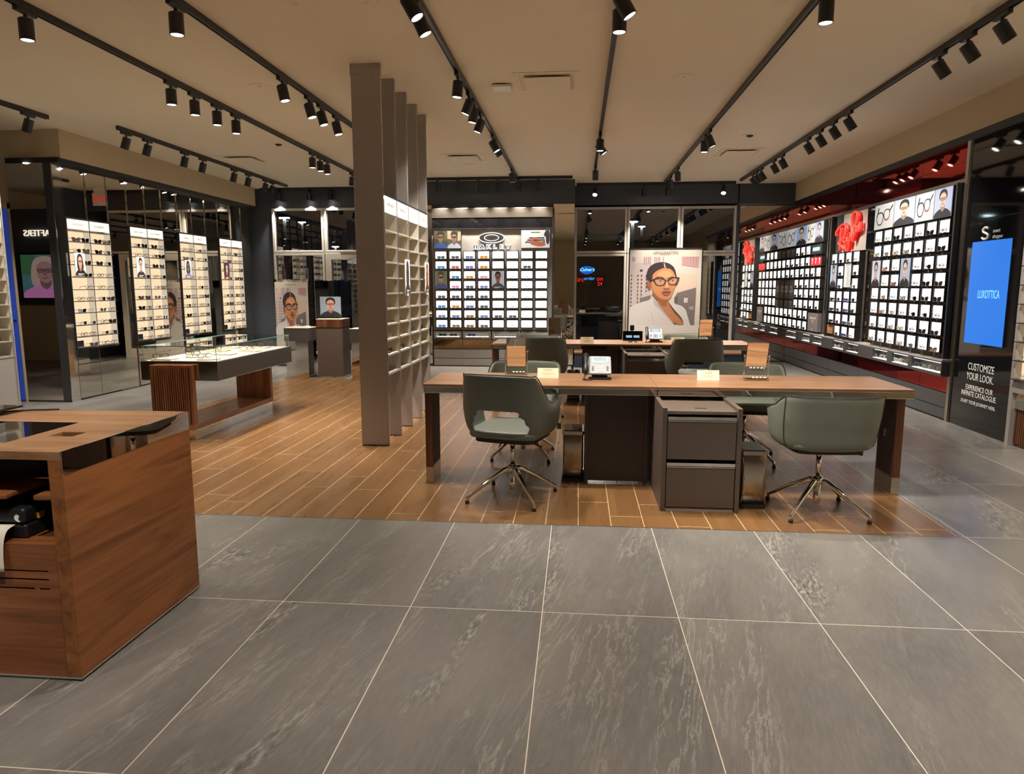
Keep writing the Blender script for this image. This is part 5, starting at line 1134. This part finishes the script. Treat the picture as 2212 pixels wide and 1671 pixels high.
# ================================================================ RECEPTION COUNTER (left foreground)
t = empty('reception_counter', (-3.2, 2.7, 0), 'wood veneer reception counter with a mirrored edge, cut by the left of the photo', 'counter')
CX, CY0, CY1, CZ, CL = -1.835, 2.29, 3.12, .88, -4.4
t_rec = (-3.1, -2.16, 2.42, 2.82)
bm = B((CL, t_rec[0], CY0, CY1, CZ-.03, CZ), (t_rec[1], -2.085, CY0, CY1, CZ-.03, CZ), (-1.985, CX-.0045, CY0, CY1, CZ-.03, CZ), (t_rec[0], t_rec[1], CY0, t_rec[2], CZ-.03, CZ), (t_rec[0], t_rec[1], t_rec[3], CY1, CZ-.03, CZ), (-2.085, -1.985, CY0, 2.545, CZ-.03, CZ), (-2.085, -1.985, 2.625, CY1, CZ-.03, CZ))
add('countertop', bm, M['walnut'], t)
add('inset_glass', B((t_rec[0], t_rec[1], t_rec[2], t_rec[3], CZ-.012, CZ-.001)), M['gloss'], t); add('cable_well', B((-2.085, -1.985, 2.545, 2.625, CZ-.1, CZ-.09), (-2.09, -2.085, 2.545, 2.625, CZ-.09, CZ-.02), (-1.985, -1.98, 2.545, 2.625, CZ-.09, CZ-.02)), M['walnut_d'], t)
add('edge_trim', B((CX-.0045, CX+.002, CY0-.002, CY1+.002, CZ-.002, CZ+.001), (CX, CX+.002, CY0-.001, CY0+.002, CZ-.09, CZ-.004)), M['chrome'], t)
add('mirror_band', B((CX-.004, CX+.001, CY0+.002, CY1, CZ-.085, CZ-.002)), M['mirror2'], t)
add('side_panel', B((CX-.03, CX, CY0, CY1, .012, CZ-.0855), (CX-.03, CX-.0045, CY0, CY1, CZ-.0855, CZ-.03)), M['teak'], t)
add('front_stile', B((CX-.055, CX-.03, CY0, CY0+.03, .012, CZ-.03)), M['teak'], t)
add('back_panel', B((CL, CX-.03, CY1-.03, CY1-.002, .012, CZ-.03)), M['teak_x'], t); add('compartment_floor', B((CL, CX-.055, CY0+.004, CY1-.03, .505, .53)), M['teak_x'], t); add('inner_side', B((CX-.055, CX-.03, CY0+.03, CY1-.03, .012, CZ-.03)), M['taupe_d'], t)
add('inner_back', B((CL, CX-.055, CY0+.5, CY0+.51, .53, CZ-.03)), M['taupe_d'], t)
add('pull_shelf', B((CX-.135, CX-.056, CY0+.01, CY0+.32, .695, .715)), M['teak_x'], t, bevel=.006); add('pull_shelf', B((CL, CX-.24, CY0+.01, CY0+.32, .695, .715), (CX-.24, CX-.135, CY0+.22, CY0+.32, .695, .715)), M['teak_x'], t, bevel=.006)
bm = bmesh.new(); y = CY0+.002
segs = [(CL, CX-.058, .435, .505), (CL, CX-.058, .405, .425), (CL, CX-.058, .370, .392), (CL, CX-.058, .02, .355)]
zs_ = [(.425, .431), (.392, .399), (.356, .363)]
bx(bm, CL, CX-.058, y, y+.02, .431, .505); bx(bm, CL, CX-.058, y, y+.02, .399, .425); bx(bm, CL, CX-.058, y, y+.02, .363, .392); bx(bm, CL, CX-.058, y, y+.02, .014, .356)
for z0, z1 in zs_: bx(bm, CX-.095, CX-.058, y, y+.02, z0, z1)
bx(bm, CX-.155, CX-.135, y, y+.02, .356, .363)
add('front_panel', bm, M['teak_x'], t); add('slot_backing', B((CL, CX-.058, y+.02, y+.024, .34, .44)), M['rubber'], t)
add('plinth', B((CL, CX-.03, CY0+.03, CY1-.04, 0, .013)), M['steel'], t); add('bottom_trim', B((CL, CX+.001, CY0-.001, CY0+.001, .008, .014), (CX-.001, CX+.001, CY0, CY1, .008, .014)), M['steel'], t)
# printer in the compartment
t = empty('label_printer', (-2.15, 2.45, .5305), 'black label printer in the counter compartment with white paper hanging out', 'printer')
add('lower_body', B((-2.42, -2.045, 2.345, 2.7, .5305, .585)), M['plastic'], t, bevel=.012, seg=3); add('lid', B((-2.42, -2.045, 2.34, 2.68, .588, .648)), M['plastic'], t, bevel=.016, seg=3)
add('latch', B((-2.047, -2.04, 2.40, 2.435, .59, .615)), M['orange'], t, bevel=.003); add('button_panel', B((-2.17, -2.11, 2.45, 2.47, .648, .651)), M['graphite'], t)
bm = bmesh.new()
prism(bm, sm([(-2.085, .612), (-2.078, .625), (-2.066, .62), (-2.07, .606), (-2.062, .598), (-2.076, .6)], 3), 0, .002, Matrix(((1, 0, 0, 0), (0, 0, -1, 2.34), (0, 1, 0, 0), (0, 0, 0, 1)))); add('emblem', bm, M['letter'], t)
bm = bmesh.new(); P_ = smo([(0, 2.338, .5865), (0, 2.30, .578), (0, 2.28, .55), (0, 2.27, .5), (0, 2.266, .43)], 4)
vs = [[bm.verts.new((xx, p.y+(.004 if xx > -2.15 else 0), p.z)) for xx in (-2.225, -2.155, -2.085)] for p in P_]
for A, C in zip(vs, vs[1:]):
    for j in range(2): bm.faces.new((A[j], A[j+1], C[j+1], C[j]))
q = add('paper_strip', bm, M['paper'], t, smooth=True); k = q.modifiers.new('t', 'SOLIDIFY'); k.thickness = .0008
t = empty('card_reader', (-2.9, 3.0, CZ), 'black device with a cable at the back left of the counter top', 'device')
bm = B((-3.1, -2.62, 2.92, 3.06, CZ+.02, CZ+.03)); bx(bm, -2.95, -2.7, 2.95, 3.03, CZ+.001, CZ+.02); add('body', bm, M['gloss'], t, bevel=.003)
bm = bmesh.new(); tube(bm, smo([(-2.68, 3.0, CZ+.006), (-2.6, 3.06, CZ+.006), (-2.52, 3.08, CZ+.006), (-2.47, 3.1, CZ+.0055)], 5), .004, 6); add('cable', bm, M['rubber'], t)

# ================================================================ GLASS DISPLAY TABLE
t = empty('display_table', (-3.9, 7.2, 0), 'long display table with a glass top case on a slatted walnut frame', 'display table')
tx0, tx1, ty0, ty1 = -4.2, -3.42, 6.378, 8.12
bx0, bx1 = -4.07, -3.66   # wooden frame width
ty_a, ty_b = 6.31, 8.06
add('plinth', B((bx0+.02, bx1, ty_a+.02, ty_b, .0016, .10)), M['mirror2'], t, bevel=.002)
add('base_board', B((bx0, bx1+.012, ty_a-.005, ty_b, .10, .15)), M['walnut_y'], t, bevel=.002)
le = add('end_support', B((bx0, bx1+.012, ty_a, ty_a+.06, .15, .725)), M['walnut_v'], t, bevel=.002)
add('slat_backing', B((bx0+.028, bx1-.016, ty_a-.002, ty_a, .158, .702)), M['rubber'], le); add('slats', B(*[(bx0+.03+j*.0215, bx0+.042+j*.0215, ty_a-.014, ty_a-.002, .16, .70) for j in range(17)]), M['walnut_v'], le)
add('end_support', B((bx0, bx1+.012, ty_b-.06, ty_b, .15, .575)), M['walnut_v'], t, bevel=.002)
add('case_tray', B((tx0, tx1, ty0+.0, ty1, .575, .755)), M['charcoal'], t, bevel=.002); add('end_mirror', B((tx0+.002, tx1-.002, ty0-.003, ty0, .578, .752)), M['mirror2'], t)
add('edge_trim', B((tx0, tx1+.002, ty0-.004, ty1, .572, .576), (tx1-.002, tx1+.002, ty0-.004, ty0, .576, .757)), M['chrome'], t)
add('ivory_liner', B((tx0+.03, tx1-.03, ty0+.03, ty1-.03, .755, .758)), M['ivory'], t)
gz = .895
ga, gb, gc, gd = tx0+.02, tx1-.02, ty0+.02, ty1-.02
for P_ in (((ga, gc), (gb, gc)), ((ga, gd), (gb, gd)), ((ga, gc), (ga, gd)), ((gb, gc), (gb, gd))):
    (xa, ya), (xb, yb) = P_; add('glass_side', quad((xa, ya, .758), (xb, yb, .758), (xb, yb, gz), (xa, ya, gz)), M['caseglass'], t)
add('glass_lid', quad((ga, gc, gz+.004), (gb, gc, gz+.004), (gb, gd, gz+.004), (ga, gd, gz+.004)), M['caseglass'], t)
add('glass_edge', B((tx0+.014, tx1-.014, ty0+.013, ty0+.0155, gz, gz+.008), (tx1-.0155, tx1-.013, ty0+.015, ty1-.015, gz, gz+.008), (tx0+.013, tx0+.0155, ty0+.015, ty1-.015, gz, gz+.008), (tx1-.024, tx1-.0185, ty0+.018, ty0+.0215, .758, gz), (tx0+.0185, tx0+.0215, ty0+.018, ty0+.0215, .758, gz), (tx1-.0215, tx1-.0185, ty1-.0215, ty1-.0185, .758, gz)), M['edgeglass'], t)
for i, (x, y, rnd, nm) in enumerate(((-4.02, 6.5, 0, 'near left'), (-3.6, 6.55, 1, 'near right corner'), (-3.85, 6.78, 1, 'second row left'), (-4.03, 7.1, 1, 'far left side'), (-3.68, 7.02, 0, 'middle right'), (-3.95, 7.4, 0, 'middle'), (-3.58, 7.4, 0, 'right side'), (-4.02, 7.78, 0, 'back left'), (-3.68, 7.85, 0, 'back right'))):
    p_ = empty('display_pad', (x, y, .758), 'ivory %s pad under the %s pair in the glass case' % ('round' if rnd else 'square', nm), 'pad', 'pads inside the glass case')
    bm = bmesh.new()
    if rnd: lathe(bm, [(.11, 0), (.11, .012)], 32, (x, y, .7585))
    else: prism(bm, [(x+a, y+b) for a, b in rrect(.2, .16, .006, 2)], .7585, .772)
    add('pad', bm, M['cream'], p_)
    k = [('black', 0), ('grey', 1), ('tortoise', 3), ('black', 3), ('clear', 1), ('black', 1), ('tortoise', 0), ('grey', 3), ('black', 0)][i]
    d = {0: 'rectangular', 1: 'round', 3: 'cat-eye'}[k[1]]
    put(EM[k], 'eyeglasses', (x-.02, y-.04, .7725), random.uniform(-.5, .9), '%s %s eyeglasses on a pad in the glass case, %s' % (k[0], d, nm), 'eyeglasses', 'eyeglasses in the glass case')

# ================================================================ PEDESTALS AND POSTERS
def pedestal(x0, x1, y0, y1, h, split, top, body, lab):
    t = empty('pedestal', ((x0+x1)/2, y0, 0), lab, 'pedestal', 'display pedestals before the left windows')
    add('base_plinth', B((x0+.012, x1-.012, y0+.012, y1-.012, 0, .03)), M['mirror2'], t)
    add('body', B((x0+(.02 if top != 'walnut_d' else 0), x1-(.02 if top != 'walnut_d' else 0), y0+.004, y1, .03, split)), M[body], t, bevel=.002)
    add('trim', B((x0, x1, y0, y1, split, split+.008)), M['chrome'], t); add('top_block', B((x0, x1, y0, y1, split+.008, h-.008)), M[top], t, bevel=.002); add('top_plate', B((x0-.002, x1+.002, y0-.002, y1+.002, h-.008, h)), M['ivory'], t)
pedestal(-4.66, -4.25, 10.8, 11.15, .82, .6, 'charcoal', 'mirror2', 'pedestal with a charcoal top block on a mirrored body, left of the three')
pedestal(-4.17, -3.74, 10.92, 11.3, .955, .81, 'walnut_d', 'taupe', 'tall taupe pedestal with a wood band, middle of the three')
pedestal(-3.52, -3.12, 10.6, 10.95, .82, .6, 'charcoal', 'mirror2', 'pedestal half hidden behind the metal fins, right of the three')
p_ = empty('display_pad', (-4.43, 10.95, .82), 'white block under the eyeglasses on the left pedestal', 'pad'); add('pad', B((-4.56, -4.3, 10.88, 11.02, .8205, .838)), M['white'], p_)
put(EM[('black', 1)], 'eyeglasses', (-4.43, 10.93, .8385), .3, 'round black eyeglasses on the left pedestal', 'eyeglasses', 'eyeglasses on the pedestals')
# big poster on the window platform
def poster(x, y, w_, z0, z1, lab, frame=True):
    t = empty('poster', (x+w_/2, y, z0), lab, 'poster', 'posters of the woman in glasses')
    F_ = Fr((x, y, 0), (1, 0, 0), (0, -1, 0))
    art('picture', t, F_.mat(0, z0+.0, 0), w_, z1-z0, woman(), thick=.02)
    h_ = z1-z0
    text('title', 'LENSCRAFTERS', t, F_.mat(w_/2, z1-.035*h_, .012), .062*w_/1.29, M['ink'], ex=.0005, space=1.05)
    text('subtitle', 'BECAUSE SIGHT', t, F_.mat(w_/2, z1-.052*h_, .012), .026*w_/1.29, M['ink'], ex=.0005)
    text('lettering', 'GRAND OPENING', t, F_.mat(w_/2, z0+.2*h_, .012), .085*w_/1.29, M['ink'], ex=.0005); text('lettering', '50% OFF STOREWIDE', t, F_.mat(w_/2, z0+.145*h_, .012), .07*w_/1.29, M['ink'], ex=.0005)
    if frame: add('frame', B((x-.02, x, y-.012, y+.03, z0, z1+.02), (x+w_, x+w_+.02, y-.012, y+.03, z0, z1+.02), (x, x+w_, y-.012, y+.03, z1, z1+.02)), M['plastic'], t); add('stand', B((x+.1, x+.14, y+.02, y+.35, z0, z0+.03), (x+w_-.14, x+w_-.1, y+.02, y+.35, z0, z0+.03)), M['plastic'], t)
    else: add('stand', B((x, x+w_, y-.05, y+.25, 0, .03), (x+.02, x+.05, y+.021, y+.035, .03, z0+.3)), M['plastic'], t)
    return t
poster(.94, 13.2, 1.29, .286, 2.14, 'large framed poster of a woman in tortoise glasses and pale blazer before the right windows')
poster(-5.57, 12.6, .62, .12, 1.55, 'smaller poster of the same woman standing before the left windows', False)
t = empty('poster_topper', (-5.26, 12.62, 1.48), 'glossy LENSCRAFTERS strip over the small poster before the left windows', 'sign')
add('strip', B((-5.6, -4.94, 12.625, 12.64, 1.45, 1.6)), M['bandgloss'], t); FP = Fr((-5.57, 12.625, 0), (1, 0, 0), (0, -1, 0)); text('lettering', 'LENSCRAFTERS', t, FP.mat(.31, 1.565, .001), .05, M['letter'], ex=.0005)
t = empty('display_stand', (-5.0, 13.2, 0), 'tall dark standing panel between the small poster and the street door', 'stand')
add('panel', B((-5.02, -4.66, 13.15, 13.2, .06, 1.58)), M['gloss'], t, bevel=.004); add('foot', B((-5.06, -4.62, 13.05, 13.3, 0, .06)), M['silver'], t, bevel=.004)
t = empty('framed_photo', (-4.0, 11.12, .956), 'photo of a dark-haired person in a black jacket standing on the middle pedestal', 'photo panel')
FP = Fr((-4.165, 11.12, 0), (1, 0, 0), (0, -1, 0)); art('picture', t, FP.mat(0, .975, 0), .345, .33, portrait((140, 152, 170), (34, 26, 26), (200, 150, 130), (26, 26, 34), (60, 44, 40)), thick=.01); add('stand', B((-4.16, -3.83, 11.08, 11.2, .9555, .97)), M['gloss'], t)

# ================================================================ OUTSIDE, NIGHT
struct('ground_outside', B((-45, 45, 14.35, 75, -.5, -.25)), M['asphalt'])
sn = bmesh.new()
for i in range(14):
    x = -12+i*2.3; lathe(sn, [(1.9, 0), (1.5, .35), (.8, .6), (.2, .7)], 9, (x+random.uniform(-.6, .6), 33+random.uniform(-1, 1), -.25))
o = add('snow_bank', sn, M['snow'], smooth=True); tag(o, 'low bank of snow along the far side of the car park', 'snow', kind='stuff')
bd = empty('restaurant_building', (-4, 44, -.25), 'dark far building across the car park beyond the right windows', 'building')
add('wall', B((-12, 12, 44, 52, -.25, 4.2)), M['brickout'], bd); add('roof', B((-12.4, 12.4, 43.6, 52.4, 4.2, 4.5)), M['graphite'], bd)
for x in (-7, -3.4, 4.2, 8): add('window', B((x, x+1.6, 43.95, 44, .6, 2.2)), M['winglass'], bd)
def lamp_post(x, y, h, lab):
    t = empty('street_lamp', (x, y, -.25), lab, 'street lamp', 'car park lamps')
    bm = bmesh.new(); tube(bm, [(x, y, -.25), (x, y, h)], [.13, .09], 8); add('pole', bm, M['steel'], t)
    hd = add('lamp_head', B((x-.35, x+.35, y-.25, y+.2, h, h+.14)), M['graphite'], t); add('lamp_glass', B((x-.25, x+.25, y-.2, y+.15, h-.05, h)), M['ledw'], hd)
lamp_post(-16.9, 40, 5.4, 'bright car park lamp seen top left of the left window'); lamp_post(-23.0, 58, 6.8, 'second car park lamp behind the first'); lamp_post(2.95, 40, 5.0, 'bright car park lamp seen in the middle top right window'); lamp_post(5.0, 58, 6.2, 'farther car park lamp beside the bright one'); lamp_post(-21.6, 62, 5.0, 'far car park lamp seen through the street door')
sgn = empty('restaurant_sign', (.5, 39.9, 0), "blue oval lit sign reading Culver's across the car park", 'sign')
FQ = Fr((0, 39.8, 0), (1, 0, 0), (0, -1, 0))
bm = bmesh.new(); prism(bm, [(.48+.38*math.cos(a*PI/20), 2.36+.22*math.sin(a*PI/20)) for a in range(40)], 0, .1, FQ.mat(0, 0, 0)); add('oval_panel', bm, mat('sign_blue', (.01, .12, .6), .4, 0, (.01, .14, .7), .8), sgn)
text('lettering', "Culver's", sgn, FQ.mat(.48, 2.38, .12), .25, emis('sign_cyan', (.3, .85, 1.0), 2.2), ex=.01, shear=.3); bm = bmesh.new(); tube(bm, [(.48, 39.95, -.25), (.48, 39.95, 2.3)], .12, 8); add('pole', bm, M['graphite'], sgn)
sgn = empty('led_sign', (.5, 39.7, 0), 'red and blue dot-matrix LED sign below the blue oval across the car park', 'sign')
add('board', B((-.45, 1.5, 39.72, 39.8, 1.4, 2.08)), M['rubber'], sgn)
FQ = Fr((0, 39.71, 0), (1, 0, 0), (0, -1, 0)); text('lettering', 'Circ', sgn, FQ.mat(.02, 1.84, 0), .36, M['led'], ex=.005); text('lettering', 'on', sgn, FQ.mat(1.2, 1.88, 0), .34, M['led'], ex=.005); text('lettering', '24', sgn, FQ.mat(1.2, 1.6, 0), .28, M['led'], ex=.005); text('lettering', 'order', sgn, FQ.mat(.62, 1.9, 0), .26, M['ledb'], ex=.005)
# dark rail on the window of the left wall corner
